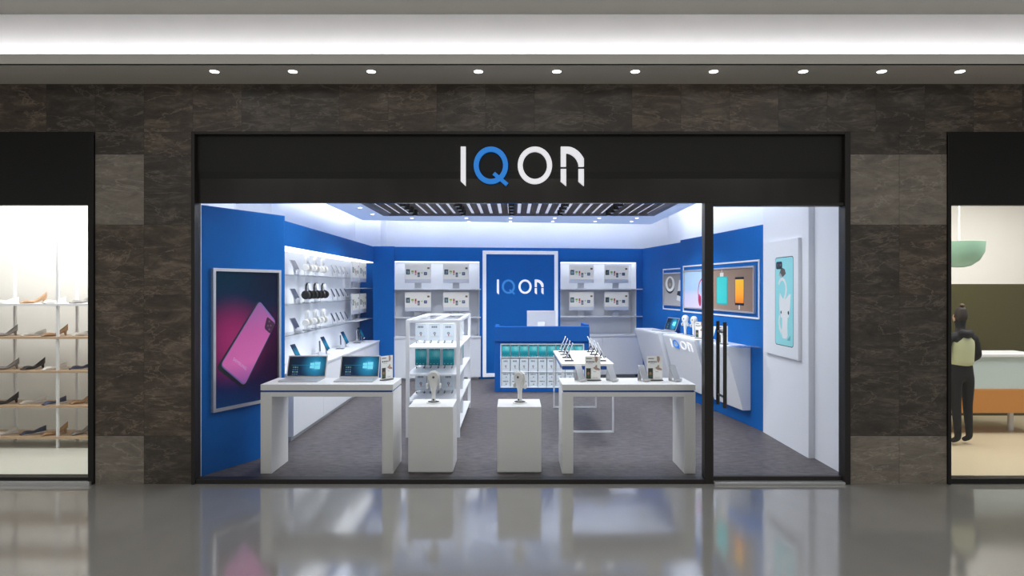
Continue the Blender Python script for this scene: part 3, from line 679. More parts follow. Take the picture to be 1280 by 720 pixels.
def make_box(name, kind, w_=.146, h_=.215, d_=.06):
    t = thing(name, '', 'product box')
    b = MB().box(-w_/2, w_/2, 0, d_, 0, h_, 0)
    y = -.0006
    if kind == 'w':
        b.quadxz(-w_/2, w_/2, 0, h_, y, 1)
        for k in range(4): b.quadxz(-w_*.26 + k*w_*.13, -w_*.26 + k*w_*.13 + w_*.085, h_*.74, h_*.86, y - .0004, 2)
        b.quadxz(-w_*.42, w_*.42, h_*.95, h_*.965, y - .0004, 4)
        b.ring(0, h_*.42, w_*.11, w_*.05, y - .0005, y - .0004, 2, 14); b.quadxz(-w_*.03, w_*.06, h_*.24, h_*.36, y - .0004, 3)
        b.quadxz(-w_*.35, w_*.4, h_*.20, h_*.215, y - .0004, 4); b.quadxz(w_*.1, w_*.4, h_*.25, h_*.262, y - .0004, 4)
        mats = ['boxside', 'boxw', 'greyink', P('box_pink', C(170, 120, 120), .5), 'ltgrey']
    elif kind == 't':
        b.quadxz(-w_/2, w_/2, 0, h_, y, 1)
        b.quadxz(-w_*.3, w_*.3, h_*.9, h_*.94, y - .0004, 2); b.ring(-w_*.02, h_*.93, w_*.04, w_*.02, y - .0005, y - .0004, 3, 12)
        for r_ in range(2):
            for k in range(4): b.quadxz(-w_*.4 + k*w_*.21, -w_*.4 + k*w_*.21 + w_*.12, h_*(.42 - r_*.18), h_*(.45 - r_*.18), y - .0004, 2)
        for k in range(3): b.quadxz(-w_*.4 + k*w_*.3, -w_*.4 + k*w_*.3 + w_*.1, h_*.07, h_*.10, y - .0004, 3)
        mats = ['boxside', 'boxt', 'tealtx', 'tealwt']
    else:
        b.quadxz(-w_/2, w_/2, 0, h_, y, 1)
        b.quadxz(-w_*.32, w_*.1, h_*.70, h_*.82, y - .0004, 2); b.quadxz(w_*.15, w_*.3, h_*.70, h_*.82, y - .0004, 2)
        b.ring(w_*.05, h_*.36, w_*.08, w_*.03, y - .0005, y - .0004, 2, 12); b.quadxz(-w_*.4, -w_*.0, h_*.2, h_*.23, y - .0004, 4)
        mats = ['boxside', 'boxw', 'greyink', 'pink', 'ltgrey']
    b.obj('carton', mats, t, smooth=-1)
    return Proto(t)
def make_easel():
    t = thing('wire_easel', '', 'easel', group='dark wire easels under the boxes')
    b = MB()
    for x in (-.05, .05):
        b.tube([(x, -.07, .022), (x, -.06, .003), (x, .0, .003), (x, .085, .003)], .003, 6)
        b.tube([(x, .08, .003), (x, .066, .11)], .003, 6)
        b.tube([(x, -.055, .003), (x, -.025, .0315), (x, .066, .0315)], .003, 6)
    b.tube([(-.05, .066, .11), (.05, .066, .11)], .003, 6); b.obj('wire_frame', 'dkgrey', t)
    return Proto(t)
ez = make_easel(); bw_, bt_ = make_box('earphone_box', 'w'), make_box('earphone_box', 't', h_=.225)
rows = ('top', 'second', 'third')
for bay, Y0 in ((0, 8.33), (1, 9.18)):
    for r_ in range(3):
        for k, X in enumerate((-1.208, -1.028, -.848) if bay == 0 else (-1.15, -.97, -.79)):
            z = shz[r_]; pos = ('left', 'middle', 'right')[k]; dep = ('front', 'rear')[bay]
            if bay == 1 and k < 2: continue
            ez.put((X, Y0, z), 0, 'wire easel under the %s box, %s shelf, %s bay of white rack' % (pos, rows[r_], dep), 'dark wire easels under the boxes')
            (bt_ if r_ == 1 else bw_).put((X, Y0, z + .035), 0, '%s earphone box, %s on the %s shelf, %s bay of white rack' % ('teal' if r_ == 1 else 'pale', pos, rows[r_], dep), 'boxed earphones on the white rack')

# ------------------------------------------------------------------ reception counter
Yc = 11.0; rc = thing('reception_counter', 'blue reception counter with a lit showcase of boxes in its front', 'counter', (PX(677.5, Yc), Yc, 0))
hw = PX(737, Yc) - PX(677.5, Yc); zc = PZ(408, Yc); zm = PZ(427.3, Yc); xo = PX(677.5, Yc)
MB().box(-hw, hw, 0, .08, zm, zc).box(-hw, -hw + .08, .08, .7, zm, zc).box(hw - .08, hw, .08, .7, zm, zc + .03).obj('parapet', 'bluedk', rc, bevel=.012)
sx0, sx1, sz0, sz1 = PX(625.4, Yc) - xo, PX(730.5, Yc) - xo, .075, .832
b = MB().box(-hw + .005, sx0, .03, .6, 0, zm - .002).box(sx1, hw - .005, .03, .6, 0, zm - .002).box(sx0, sx1, .03, .6, 0, sz0).box(sx0, sx1, .03, .6, sz1, zm - .002).box(sx0, sx1, .28, .6, sz0, sz1)
b.obj('body', 'bluedk', rc, bevel=.006)
zrow = (.605, .35, .213)
b = MB().box(sx0, sx0 + .012, .028, .28, sz0, sz1).box(sx1 - .012, sx1, .028, .28, sz0, sz1).box(sx0, sx1, .028, .28, sz1 - .012, sz1).box(sx0, sx1, .028, .28, sz0, sz0 + .012).box(sx0, sx1, .27, .279, sz0, sz1)
b.obj('showcase_lining', P('showcase_white', C(220, 226, 232), .4, emit=C(220, 230, 240), estr=.1), rc)
for z in zrow[:2] : MB().box(sx0 + .012, sx1 - .012, .04, .27, z - .012, z).obj('showcase_shelf', 'white', rc)
MB().box(-hw + .08, hw - .08, .08, .62, zm, zm + .03).obj('worktop', 'white', rc)
cb_t, cb_w, cb_s = make_box('showcase_box', 't', .138, .205, .08), make_box('showcase_box', 'w', .142, .225, .08), make_box('showcase_box', 's', .142, .122, .08)
pc = (sx1 - sx0 - .03)/9
for r_, (z, pb, nm) in enumerate(((.605, cb_t, 'teal box on the top shelf'), (.35, cb_w, 'pale tall box on the middle shelf'), (.2097, cb_s, 'small pale box, upper row on bottom shelf'), (.0871, cb_s, 'small pale box, lower row on bottom shelf'))):
    for k in range(9):
        pb.put((xo + sx0 + .015 + pc*(k + .5), Yc + .055, z), 0, '%s of counter showcase, %s from left' % (nm, ORD[k]), 'boxes in the counter showcase')
# desktop computers
def make_computer():
    t = thing('desktop_computer', '', 'desktop computer')
    MB().box(-.254, .254, -.01, .018, .115, .49).obj('housing', 'chin', t, bevel=.006)
    b = MB().quadxz(-.25, .25, .19, .486, -.0112, 0); y = -.0118
    W = .5
    def q(a, c, d, e, m): b.quadxz(-.25 + a*W, -.25 + c*W, .486 - e*.296, .486 - d*.296, y, m)
    q(.04, .19, .36, .70, 1); q(.07, .16, .45, .64, 2)
    q(.24, .34, .44, .56, 3); q(.26, .32, .60, .66, 2)
    q(.38, .44, .43, .62, 4); q(.38, .44, .65, .74, 5)
    q(.48, .57, .56, .86, 6); q(.49, .56, .68, .80, 2)
    q(.62, .68, .56, .62, 3); q(.73, .85, .54, .74, 7); q(.76, .82, .59, .68, 2); q(.86, .95, .22, .34, 8)
    b.obj('display', ['paper', 'darkteal', 'pale', 'green', 'red', 'pink', 'greyink', 'navy', 'brown'], t, smooth=-1)
    b = MB().ribbon([(.018, .29), (.05, .18), (.075, .006)], .13, .008); b.obj('stand_neck', 'alu', t)
    MB().box(-.1, .1, -.07, .11, 0, .006).obj('stand_foot', 'alu', t, bevel=.002)
    return Proto(t)
pcs = make_computer()
# ------------------------------------------------------------------ back wall furniture
for (a, c, nm, sd) in ((bu(492.9), bu(600.8), 'left', NL), (bu(700.5), bu(802.5), 'right', NR)):
    t = thing('base_cabinet', 'low white cabinet under the shelves, %s of the framed blue panel' % nm, 'cabinet', bw(0, 0, 0), BT, group='back wall cabinets')
    v0 = -.06
    MB().box(sd[0] + .006, sd[1] - .006, v0 + .02, .335, .04, .815).obj('carcass', 'white', t)
    MB().box(sd[0] + .02, sd[1] - .02, v0 + .05, .3, 0, .04).obj('plinth_base', 'ltgrey', t)
    MB().box(a, c, v0 - .015, -.002, .815, .847).box(sd[0] + .005, sd[1] - .005, -.002, .335, .815, .847).obj('worktop', 'white', t)
    nd = 2; wd = (c - a)/nd
    for k in range(nd): MB().box(a + k*wd + .003, a + (k+1)*wd - .003, v0, v0 + .018, .05, .81).obj('door', 'white', t, bevel=.002)
    for z, tt in ((1.777, 'upper'), (1.223, 'lower')):
        o = MB().box(sd[0] + .005, sd[1] - .005, -.002, .338, z - .018, z).box(a, c, -.045, -.002, z - .018, z).obj('wall_shelf', 'white')
        o.location = bw(0, 0, 0); o.rotation_euler = (0, 0, BT); tag(o, '%s white shelf in the back wall recess %s of the framed panel' % (tt, nm), 'shelf', 'back wall shelves')
cpx = {'left': (522.4, 570.3), 'right': (727.8, 771.6)}
for nm in ('left', 'right'):
    for z, tt in ((1.777, 'upper'), (1.223, 'lower')):
        for k, px in enumerate(cpx[nm]):
            pcs.put(bw(bu(px), .06, z), BT, 'all-in-one computer, %s on %s shelf in recess %s of framed panel' % (('left', 'right')[k], tt, nm), 'all-in-one computers on the back shelves')
Yk = 11.45; pcs.put((PX(676.5, Yk), Yk, zm + .03 - .0), PI, 'all-in-one computer seen from behind on the blue counter', 'all-in-one computers')
# framed panel
fr = thing('wall_frame', 'tall white frame fixed on the blue back wall behind the counter', 'wall frame', bw(0, 0, 0), BT)
a, c, z0, z1, th = bu(603.2), bu(697.2), PZ(471, 12.62), PZ(313.6, 12.7), .07
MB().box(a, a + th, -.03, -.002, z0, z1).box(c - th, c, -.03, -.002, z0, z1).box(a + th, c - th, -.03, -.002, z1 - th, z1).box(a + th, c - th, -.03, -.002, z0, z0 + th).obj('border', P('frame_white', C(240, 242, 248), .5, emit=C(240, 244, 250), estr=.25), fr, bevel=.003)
sg2 = thing('wall_sign', 'small IQON letters inside the white frame on the back wall', 'sign', bw(bu(650.3), -.002, PZ(358.8, 12.7)), BT, group='IQON signs')
letters(sg2, 58.5/987/F*12.72, .02, 'letterw', 'letterlb')

# ------------------------------------------------------------------ left display wall
XW = -3.05
t = thing('base_cabinet', 'long low white cabinet under the left display wall', 'cabinet', (XW + .012, 7.5, 0), PI/2); Lc = 12.285 - 7.5
MB().box(0, Lc, -.44, 0, .05, .76).obj('carcass', 'white', t); MB().box(0, Lc, -.43, 0, 0, .05).obj('plinth_base', 'ltgrey', t)
MB().box(0, Lc, -.47, 0, .76, .79).obj('worktop', 'white', t, bevel=.003)
for k in range(4): MB().box(k*Lc/4 + .003, (k+1)*Lc/4 - .003, -.458, -.44, .055, .755).obj('door', 'white', t)
for z, ya, yb, dp, nm in ((1.967, 8.0, 11.4, .22, 'top'), (1.587, 8.0, 11.4, .22, 'middle'), (1.196, 8.0, 11.4, .22, 'bottom'), (1.79, 11.42, 12.65, .26, 'upper computer'), (1.20, 11.42, 12.65, .26, 'lower computer')):
    o = MB().box(0, yb - ya, -dp, 0, z - .008, z).obj('wall_shelf', 'acrylic' if 'comp' not in nm else 'white'); o.location = (XW, ya, 0); o.rotation_euler = (0, 0, PI/2)
    tag(o, '%s thin shelf on the left display wall' % nm, 'shelf', 'shelves on the left display wall')
# tablets on wedge stands
def make_wedge(w_=.12):
    t = thing('tablet_stand', '', 'tablet stand')
    MB().ribbon([(-.072, .075), (-.066, .055), (-.052, .056), (.0, .16)], w_, .005).obj('cradle', 'white', t)
    MB().ribbon([(-.01, .135), (-.02, .06), (-.03, .004), (-.08, .004)], w_*.6, .005).obj('foot', 'silver', t)
    return Proto(t)
ws = make_wedge(); tb = make_phone('tablet', 'alu', 'screen_blue', .20, .16, .009, cat='tablet')
for z, nm in ((1.967, 'top'), (1.587, 'middle'), (1.196, 'bottom')):
    ws.put((-2.93, 8.5, z), PI/2, 'white tablet stand at the near end of the %s shelf on the left wall' % nm, 'tablet stands on the left wall')
    tb.put((-2.867, 8.5, z + .0585), PI/2, 'small tablet tilted on stand, near end of %s shelf on left wall' % nm, 'tablets on the left wall', rx=-.46)
# headphones on acrylic holders
def make_holder():
    t = thing('headphone_holder', '', 'headphone holder')
    MB().box(-.06, .06, -.055, .055, 0, .01).obj('base', 'acrylic', t)
    MB().box(-.035, .035, .03, .036, .01, .275).obj('back_plate', 'white', t)
    MB().lathe([(.001, -.03), (.05, -.03), (.05, .03), (.001, .03)], 20, axis='Y', c=(0, 0, .225)).obj('top_cradle', 'white', t, smooth=40)
    return Proto(t)
hh = make_holder()
big_w = make_headphones('hpw', 'hpwin', .05, .076, .205, .095, .03, 'headphones'); big_b = make_headphones('hpb', 'hpb', .062, .076, .205, .095, .03, 'headphones')
for z, nm, hpp, cl in ((1.967, 'top', big_w, 'white'), (1.587, 'middle', big_b, 'black'), (1.196, 'bottom', big_w, 'cream white')):
    for k, Y in enumerate((9.08, 9.45, 9.82)):
        o_ = ('nearest', 'middle', 'farthest')[k]
        hh.put((-2.92, Y, z), PI/2, 'headphone holder on the %s shelf of the left wall, %s of three' % (nm, o_), 'headphone holders on the left wall')
        hpp.put((-2.92, Y, z), PI/2, '%s headphones on the %s shelf of the left wall, %s of three' % (cl, nm, o_), 'headphones on the left wall')
# phones, four to a shelf
pst = make_wedge(.05); pw_ = make_phone('smartphone', 'silver', 'screen_off', .075, .155, .009)
for z, nm in ((1.967, 'top'), (1.587, 'middle'), (1.196, 'bottom')):
    for k, Y in enumerate((10.28, 10.55, 10.82, 11.09)):
        o_ = ('nearest', 'second nearest', 'second farthest', 'farthest')[k]
        pst.put((-2.93, Y, z), PI/2, 'small phone stand on the %s shelf of the left wall, %s of four' % (nm, o_), 'phone stands on the left wall')
        pw_.put((-2.867, Y, z + .0585), PI/2, 'silver edged phone tilted on the %s shelf of the left wall, %s of four' % (nm, o_), 'phones on the left wall', rx=-.46)
for z, nm in ((1.79, 'upper'), (1.20, 'lower')):
    for k, Y in enumerate((11.72, 12.30)):
        pcs.put((-2.90, Y, z), PI/2, 'all-in-one computer on %s computer shelf of left wall, %s of two' % (nm, ('nearer', 'farther')[k]), 'all-in-one computers on the left wall')
# cabinet top: phone + tablet pairs
tt_ = make_phone('tablet', 'screen_off', 'screen_teal', .17, .23, .008, cat='tablet'); ts = make_wedge(.1)
up = make_phone('smartphone', 'white', 'screen_off', .08, .17, .009)
def make_post():
    t = thing('phone_post', '', 'phone stand', group='dark phone posts on the left cabinet')
    MB().box(-.045, .045, -.06, .06, 0, .008).obj('base', 'dkgrey', t); MB().box(-.012, .012, .0, .012, .008, .12).obj('upright', 'silver', t); MB().box(-.035, .035, -.03, .012, .055, .062).obj('ledge', 'silver', t)
    return Proto(t)
pp = make_post()
for k, Y in enumerate((8.42, 9.72, 10.85, 12.0)):
    o_ = ('nearest', 'second nearest', 'second farthest', 'farthest')[k]
    ts.put((-2.87, Y, .79), PI/2, 'tablet stand on the left cabinet, %s of four' % o_, 'tablet stands on the left cabinet')
    tt_.put((-2.805, Y, .79 + .0585), PI/2, 'tablet with a teal screen standing on the left cabinet, %s of four' % o_, 'tablets on the left cabinet', rx=-.46)
    if k:
        pp.put((-2.86, Y - .3, .79), PI/2, 'phone post on the left cabinet, %s of three' % ('nearest', 'middle', 'farthest')[k-1], 'phone posts on the left cabinet')
        up.put((-2.848, Y - .3, .8525), PI/2, 'white phone upright on its post on the left cabinet, %s of three' % ('nearest', 'middle', 'farthest')[k-1], 'phones on the left cabinet', rx=-.05)

# ------------------------------------------------------------------ right wall counter (three slanted modules)
RT = math.atan2(-1, .126)         # local x runs towards the viewer, -y faces the room
L1 = math.hypot(1, .126)
def rp(Y, tdist): # point on right panel line at depth Y, tdist into the room
    return (rpan(Y) - .992*tdist, Y - .125*tdist)
def slant(Ya, Yb, label, off=0.0):
    """Ya = far end, Yb = near end"""
    p = rp(Ya, .004 - off); t = thing('wall_counter', label, 'counter', (p[0], p[1], 0), RT, group='slanted white wall counters'); L = (Ya - Yb)*L1
    zb, zt_ = .206, 1.044
    def prof(x0_, x1_, d, name, mat, m=.0):
        vs = []
        for x in (x0_, x1_): vs += [(x, 0, zb - m), (x, -(.11 + d), zb - m), (x, -(.335 + d), zt_ - .03), (x, -(.335 + d), zt_), (x, 0, zt_)]
        return MB().add(vs, [(4,3,2,1,0), (5,6,7,8,9), (0,1,6,5), (1,2,7,6), (2,3,8,7), (3,4,9,8), (4,0,5,9)]).obj(name, mat, t, bevel=.006 if mat == 'white' else 0)
    prof(.02, L - .02, 0, 'body', 'white'); 
    prof(0, .008, .02, 'end_fin', 'acrylic')
    return t
slant(12.05, 10.78, 'rearmost section of the slanted white wall counter, holding the laptop', off=-.0)
slant(10.60, 9.28, 'middle section of the slanted white wall counter, with the IQON letters')
slant(9.16, 8.28, 'nearest section of the slanted white wall counter, behind the door handle')
o = MB().box(-.05, .22, -.30, -.02, 1.046, 1.054).obj('glass_ledge', 'acrylic'); p = rp(8.25, 0); o.location = (p[0], p[1], 0); o.rotation_euler = (0, 0, RT); tag(o, 'clear glass ledge at the near end of the slanted wall counter', 'shelf')
Ys = 10.28; al = math.atan(.225/.808)
zz = .915; tfrac = (zz - .206)/.808; tt = .11 + .225*tfrac + .008
p = rp(9.86, tt); sg3 = thing('counter_sign', 'small IQON letters on the slanted white wall counter', 'sign', (p[0], p[1], zz), RT, group='IQON signs', rx=al)
letters(sg3, .84/987, .006, P('counter_letter_white', C(244, 245, 248), .4, emit=C(240, 242, 248), estr=.5), 'letterb'); sg3.scale = (1, 1, .52)
rph = make_phone('smartphone', 'white', 'white', .085, .175, .009)
for Y, nm in ((9.02, 'farther'), (8.72, 'nearer')):
    p = rp(Y, .19); st2 = pst.put((p[0], p[1], 1.044), -.9, 'small phone stand, near section of slanted wall counter, %s of two' % nm, 'phone stands on the right counter')
    c_, s_ = math.cos(-.9), math.sin(-.9); ly = -.063
    rph.put((p[0] - s_*ly, p[1] + c_*ly, 1.044 + .0585), -.9, 'white phone tilted, near section of slanted wall counter, %s of two' % nm, 'phones on the right counter', rx=-.46)

# ------------------------------------------------------------------ posters
def on_line(p0, d, px, py):
    """point where the picture ray meets the upright plane through p0 along unit d -> (s, z)"""
    r = (px - CX)/F; s_ = (r*p0[1] - p0[0])/(d[0] - r*d[1]); Y = p0[1] + s_*d[1]; return s_, PZ(py, Y)
def frame_part(t, x0, x1, z0, z1, w_, d_, mat='white', name='frame', y=0.0):
    MB().box(x0, x0 + w_, y - d_, y, z0, z1).box(x1 - w_, x1, y - d_, y, z0, z1).box(x0 + w_, x1 - w_, y - d_, y, z1 - w_, z1).box(x0 + w_, x1 - w_, y - d_, y, z0, z0 + w_).obj(name, mat, t)
# 1. pink phone
dl_ = Vector((LP1[0]-LP0[0], LP1[1]-LP0[1])).normalized(); q = lambda a, c: on_line(LP0, dl_, a, c)
sA, sB = .108, .969; zA, zB = .589, 1.990
po = thing('framed_poster', 'tall framed poster of a pink phone on the angled blue panel', 'poster', (LP0[0] + .002*dl_[1], LP0[1] - .002*dl_[0], 0), math.atan2(dl_[1], dl_[0]))
frame_part(po, sA, sB, zA, zB, .03, .035, 'silver')
pm = ramp_print('dusk_gradient_print', 'Z', zA, zB, [(0, C(4, 56, 104)), (.16, C(20, 34, 84)), (.38, C(70, 18, 66)), (.6, C(70, 18, 66)), (.76, C(8, 40, 72)), (1, C(0, 46, 66))],
    glow=[(.97, .95, .8, C(38, 6, 40), .85), (.85, 1.85, .55, C(18, 18, 44), .75), (.36, 1.26, .52, C(164, 46, 106), .95)], emit=.16, rough=.7)
MB().quadxz(sA + .03, sB - .03, zA + .03, zB - .03, -.012).obj('print', pm, po, smooth=-1)
cA, cB, cC, cD = q(322.1, 374.3), q(344.3, 402.1), q(304, 486.8), q(268.8, 460.3)
def lerp(a, b, t): return (a[0] + (b[0]-a[0])*t, a[1] + (b[1]-a[1])*t)
def rounded(pts, r, n=5):
    out = []; m = len(pts)
    for i in range(m):
        p0, p1, p2 = Vector(pts[i-1]), Vector(pts[i]), Vector(pts[(i+1) % m]); a = p1 + (p0-p1).normalized()*r; c = p1 + (p2-p1).normalized()*r
        for k in range(n+1):
            t = k/n; out.append(tuple(a*(1-t)**2 + p1*2*t*(1-t) + c*t**2))
    return out
sh = Vector((.035, .01))
b = MB().poly(rounded([tuple(Vector(p)) for p in (cA, cB, cC, cD)], .05), -.0125, 0)
ins = [tuple(Vector(p) + o_) for p, o_ in zip((cA, cB, cC, cD), (Vector((.012, -.012)), Vector((-.004, .0)), Vector((.002, .035)), Vector((.045, .022))))]
b.poly(rounded(ins, .05), -.0130, 1)
ins2 = [tuple(Vector(p) + (Vector(((cA[0]+cB[0]+cC[0]+cD[0])/4, (cA[1]+cB[1]+cC[1]+cD[1])/4)) - Vector(p))*.035) for p in ins]
b.poly(rounded(ins2, .045), -.0135, 2)
phm = ramp_print('pink_phone_print', 'Z', cC[1], cA[1], [(0, C(126, 88, 160)), (.3, C(214, 108, 172)), (.6, C(196, 96, 160)), (1, C(140, 96, 150))], emit=.22)
b.obj('phone_print', [P('phone_edge_print', C(14, 14, 34), .4), P('phone_rim_print', C(116, 110, 176), .4), phm], po, smooth=-1)
k4 = [q(*p) for p in ((332.5, 395.5), (342.8, 404.5), (336.5, 417.5), (329, 410.5))]
b = MB().poly(rounded(k4, .025), -.0140, 0); cc = Vector((sum(p[0] for p in k4)/4, sum(p[1] for p in k4)/4))
for dx, dz in ((0, .045), (-.02, 0), (.02, .0), (0, -.04)): b.ring(cc.x + dx, cc.y + dz, .011, .003, -.0146, -.0144, 1, 12)
b.obj('camera_print', [P('camera_print', C(66, 18, 58), .3), P('lens_print', C(130, 80, 120), .3)], po, smooth=-1)
fc = bpy.data.curves.new('lettering', 'FONT'); fc.body = 'SAMSUNG'; fc.size = .045; fc.align_x = 'CENTER'; fc.align_y = 'CENTER'; fc.materials.append(P('lettering_print', C(216, 170, 216), .4, emit=C(216, 170, 216), estr=.2))
f0 = bpy.data.objects.new('lettering_curve', fc); fm = bpy.data.meshes.new_from_object(f0); bpy.data.objects.remove(f0); fo = bpy.data.objects.new('lettering', fm); COL.objects.link(fo); fo.parent = po; pz = q(298.5, 455); fo.location = (pz[0], -.0142, pz[1])
e1 = Vector((cC[0]-cD[0], 0, cC[1]-cD[1])).normalized(); fo.rotation_euler = (PI/2, math.atan2(-e1.z, e1.x), 0); 
# 2. gadgets on the right blue panel
R0 = (rpan(10.68), 10.68); dr = Vector((.126, -1)).normalized(); q = lambda a, c: on_line(R0, dr, a, c)
(xa, zt1), (xb, zt2) = q(854.5, 332.5), q(950, 324.25); zb1 = q(854.5, 390)[1]
gp = thing('framed_poster', 'wide framed picture of headphones, power bank and gold phone on the right blue panel', 'poster', (R0[0] - .992*.002, R0[1] - .125*.002, 0), RT)
frame_part(gp, xa, xb, zb1, zt1, .022, .012, 'white', 'outer_border')
ia, ib = q(856, 340)[0], q(945, 340)[0]; iz1 = q(856, 338)[1]; iz0 = q(856, 385)[1]
frame_part(gp, ia, ib, iz0, iz1, .022, .03, 'silver', 'frame')
im = q(889, 340)[0]
pl = ramp_print('lavender_print', 'Z', iz0, iz1, [(0, C(206, 196, 226)), (.35, C(196, 196, 224)), (.5, C(160, 190, 220)), (1, C(172, 200, 224))], emit=.15)
pb_ = ramp_print('taupe_print', 'X', im, ib, [(0, C(152, 130, 116)), (1, C(132, 110, 98))], emit=.12)
MB().quadxz(ia + .022, im, iz0 + .022, iz1 - .022, -.01, 0).quadxz(im, ib - .022, iz0 + .022, iz1 - .022, -.01, 1).obj('print', [pl, pb_], gp, smooth=-1)
hc = q(879, 366); rr = .2
b = MB().ring(hc[0], hc[1] + .02, rr, rr - .025, -.0112, -.0106, 0, 28, .82, .15, PI - .15)
b.ring(hc[0], hc[1] + .02, rr, rr - .02, -.0112, -.0106, 0, 12, .82, -.5, .15).ring(hc[0], hc[1] + .02, rr, rr - .02, -.0112, -.0106, 0, 12, .82, PI - .15, PI + .5)
for s in (-1, 1):
    e = [(hc[0] + s*.105 + .05*math.cos(a)*1.0 + .02*s*math.sin(a), hc[1] - .115 + .095*math.sin(a)) for a in [k*2*PI/20 for k in range(20)]]; b.poly(e, -.0114, 0)
    e = [(hc[0] + s*.075 + .03*math.cos(a), hc[1] - .12 + .075*math.sin(a)) for a in [k*2*PI/20 for k in range(20)]]; b.poly(e, -.0118, 1)
b.obj('headphones_print', [P('crimson_print', C(206, 40, 88), .4, emit=C(206, 40, 88), estr=.12), P('dark_crimson_print', C(160, 26, 64), .4)], gp, smooth=-1)
A, B_ = q(897, 346), q(910.5, 381)
b = MB().poly(rounded([(A[0], A[1]), (B_[0], A[1]), (B_[0], B_[1]), (A[0], B_[1])], .03), -.0112, 0)
b.poly(rounded([(A[0]+.012, A[1]-.012), (B_[0]-.02, A[1]-.012), (B_[0]-.02, B_[1]+.02), (A[0]+.012, B_[1]+.02)], .025), -.0115, 3)
u0, u1 = q(901, 341), q(905.5, 347); b.quadxz(u0[0], u1[0], A[1], u0[1], -.0113, 1); b.quadxz((u0[0]+u1[0])/2 - .008, (u0[0]+u1[0])/2 + .008, u0[1], iz1 - .022, -.0113, 1)
A, B_ = q(919.8, 346.5), q(931.2, 382)
b.poly(rounded([(A[0], A[1]), (B_[0], A[1]), (B_[0], B_[1]), (A[0], B_[1])], .015), -.0112, 2)
dz = (A[1] - B_[1])*.08; gold = ramp_print('gold_print', 'Z', B_[1], A[1], [(0, C(226, 120, 40)), (.4, C(240, 160, 50)), (1, C(236, 190, 60))], emit=.2)
b.quadxz(A[0] + .008, B_[0] - .008, B_[1] + dz, A[1] - dz, -.0116, 4)
mxx = (A[0] + B_[0])/2; b.quadxz(mxx - .02, mxx + .012, iz0 + .04, B_[1], -.0113, 1)
b.obj('gadgets_print', [P('teal_bank_print', C(34, 160, 160), .4, emit=C(34, 160, 160), estr=.12), P('cable_print', C(226, 222, 214), .4), 'screen_off', P('teal_face_print', C(52, 190, 188), .4, emit=C(52, 190, 188), estr=.15), gold], gp, smooth=-1)
# 3. lens picture on the rear right panel
Q0 = (2.565, 13.35); e = (rpan(10.68) + .236 + .126*.2, 10.45); dq = Vector((e[0]-Q0[0], e[1]-Q0[1])).normalized(); q = lambda a, c: on_line(Q0, dq, a, c)
lp_ = thing('framed_poster', 'framed picture of a white lens on the rear right blue panel', 'poster', (Q0[0] + dq[1]*.002, Q0[1] - dq[0]*.002, 0), math.atan2(dq[1], dq[0]))
xa, zt1 = q(829.3, 336.3); zb1 = q(829.3, 386.5)[1]; xb = xa + 1.25
frame_part(lp_, xa, xb, zb1, zt1, .022, .012, 'white', 'outer_border')
ia, iz1 = q(830.5, 341.5); iz0 = q(831, 381.5)[1]; ib = xb - .07
frame_part(lp_, ia, ib, iz0, iz1, .022, .03, 'silver', 'frame')
MB().quadxz(ia + .022, ib - .022, iz0 + .022, iz1 - .022, -.01, 0).obj('print', ramp_print('grey_print', 'Z', iz0, iz1, [(0, C(176, 174, 176)), (.6, C(150, 148, 150)), (1, C(128, 126, 128))], emit=.12), lp_, smooth=-1)
c0 = q(838.3, 355); b = MB(); rx_ = q(844, 355)[0] - c0[0]; rz_ = c0[1] - q(838.3, 364.5)[1]
ell = lambda cx, cz, ax, az: [(cx + ax*math.cos(k*2*PI/28), cz + az*math.sin(k*2*PI/28)) for k in range(28)]
b.poly(ell(c0[0] + .0, c0[1] - rz_*.25, rx_, rz_), -.0112, 2); b.poly(ell(c0[0], c0[1], rx_*1.02, rz_), -.0115, 0); b.poly(ell(c0[0], c0[1] + rz_*.08, rx_*.55, rz_*.72), -.0118, 1); b.poly(ell(c0[0], c0[1] - rz_*.1, rx_*.3, rz_*.25), -.0121, 3)
g0 = q(846.5, 375); g1 = q(849.8, 350); b.poly([g0, (g1[0] + .12, g0[1] - .03), (g1[0] + .1, g1[1]), (g1[0], g1[1] + .0)], -.0112, 0); b.poly([(g0[0] + .02, g0[1] + .09), (g1[0] + .1, g0[1] + .06), (g1[0] + .1, g0[1] + .16), (g0[0] + .05, g0[1] + .16)], -.0116, 2)
b.obj('lens_print', [P('lens_white', C(226, 224, 218), .4), P('lens_grey', C(120, 116, 112), .4), 'screen_off', P('lens_tan', C(168, 160, 140), .4)], lp_, smooth=-1)
# 4. cat phone-case board on the white wall
W0 = (3.1092, 7.975); dw = Vector((0, -1)); q = lambda a, c: on_line(W0, dw, a, c)
cp = thing('poster_board', 'white board showing a teal phone case with a white cat, by the glass door', 'poster', (W0[0], W0[1], 0), -PI/2)
xa, zt1 = q(959, 304.3); xb = q(1002.2, 300)[0]; zb1 = q(959, 440)[1]
MB().box(xa, xb, -.04, 0, zb1, zt1).obj('board', 'white', cp, bevel=.004)
BF = -.0405
def qb(a, c): return on_line((W0[0] - .04, W0[1]), dw, a, c)
A, B_ = qb(969, 322.0), qb(992, 432.5); A = (A[0], qb(980, 321)[1]); B_ = (B_[0], qb(980, 432.5)[1])
b = MB().poly(rounded([(A[0], A[1]), (B_[0], A[1]), (B_[0], B_[1]), (A[0], B_[1])], .05), BF, 0)
b.poly(rounded([(A[0]+.008, A[1]-.008), (B_[0]-.008, A[1]-.008), (B_[0]-.008, B_[1]+.008), (A[0]+.008, B_[1]+.008)], .045), BF - .0005, 1)
b.obj('phone_case_print', [P('case_edge', C(30, 34, 36), .4), P('case_teal', C(142, 212, 216), .4, emit=C(142, 212, 216), estr=.12)], cp, smooth=-1)
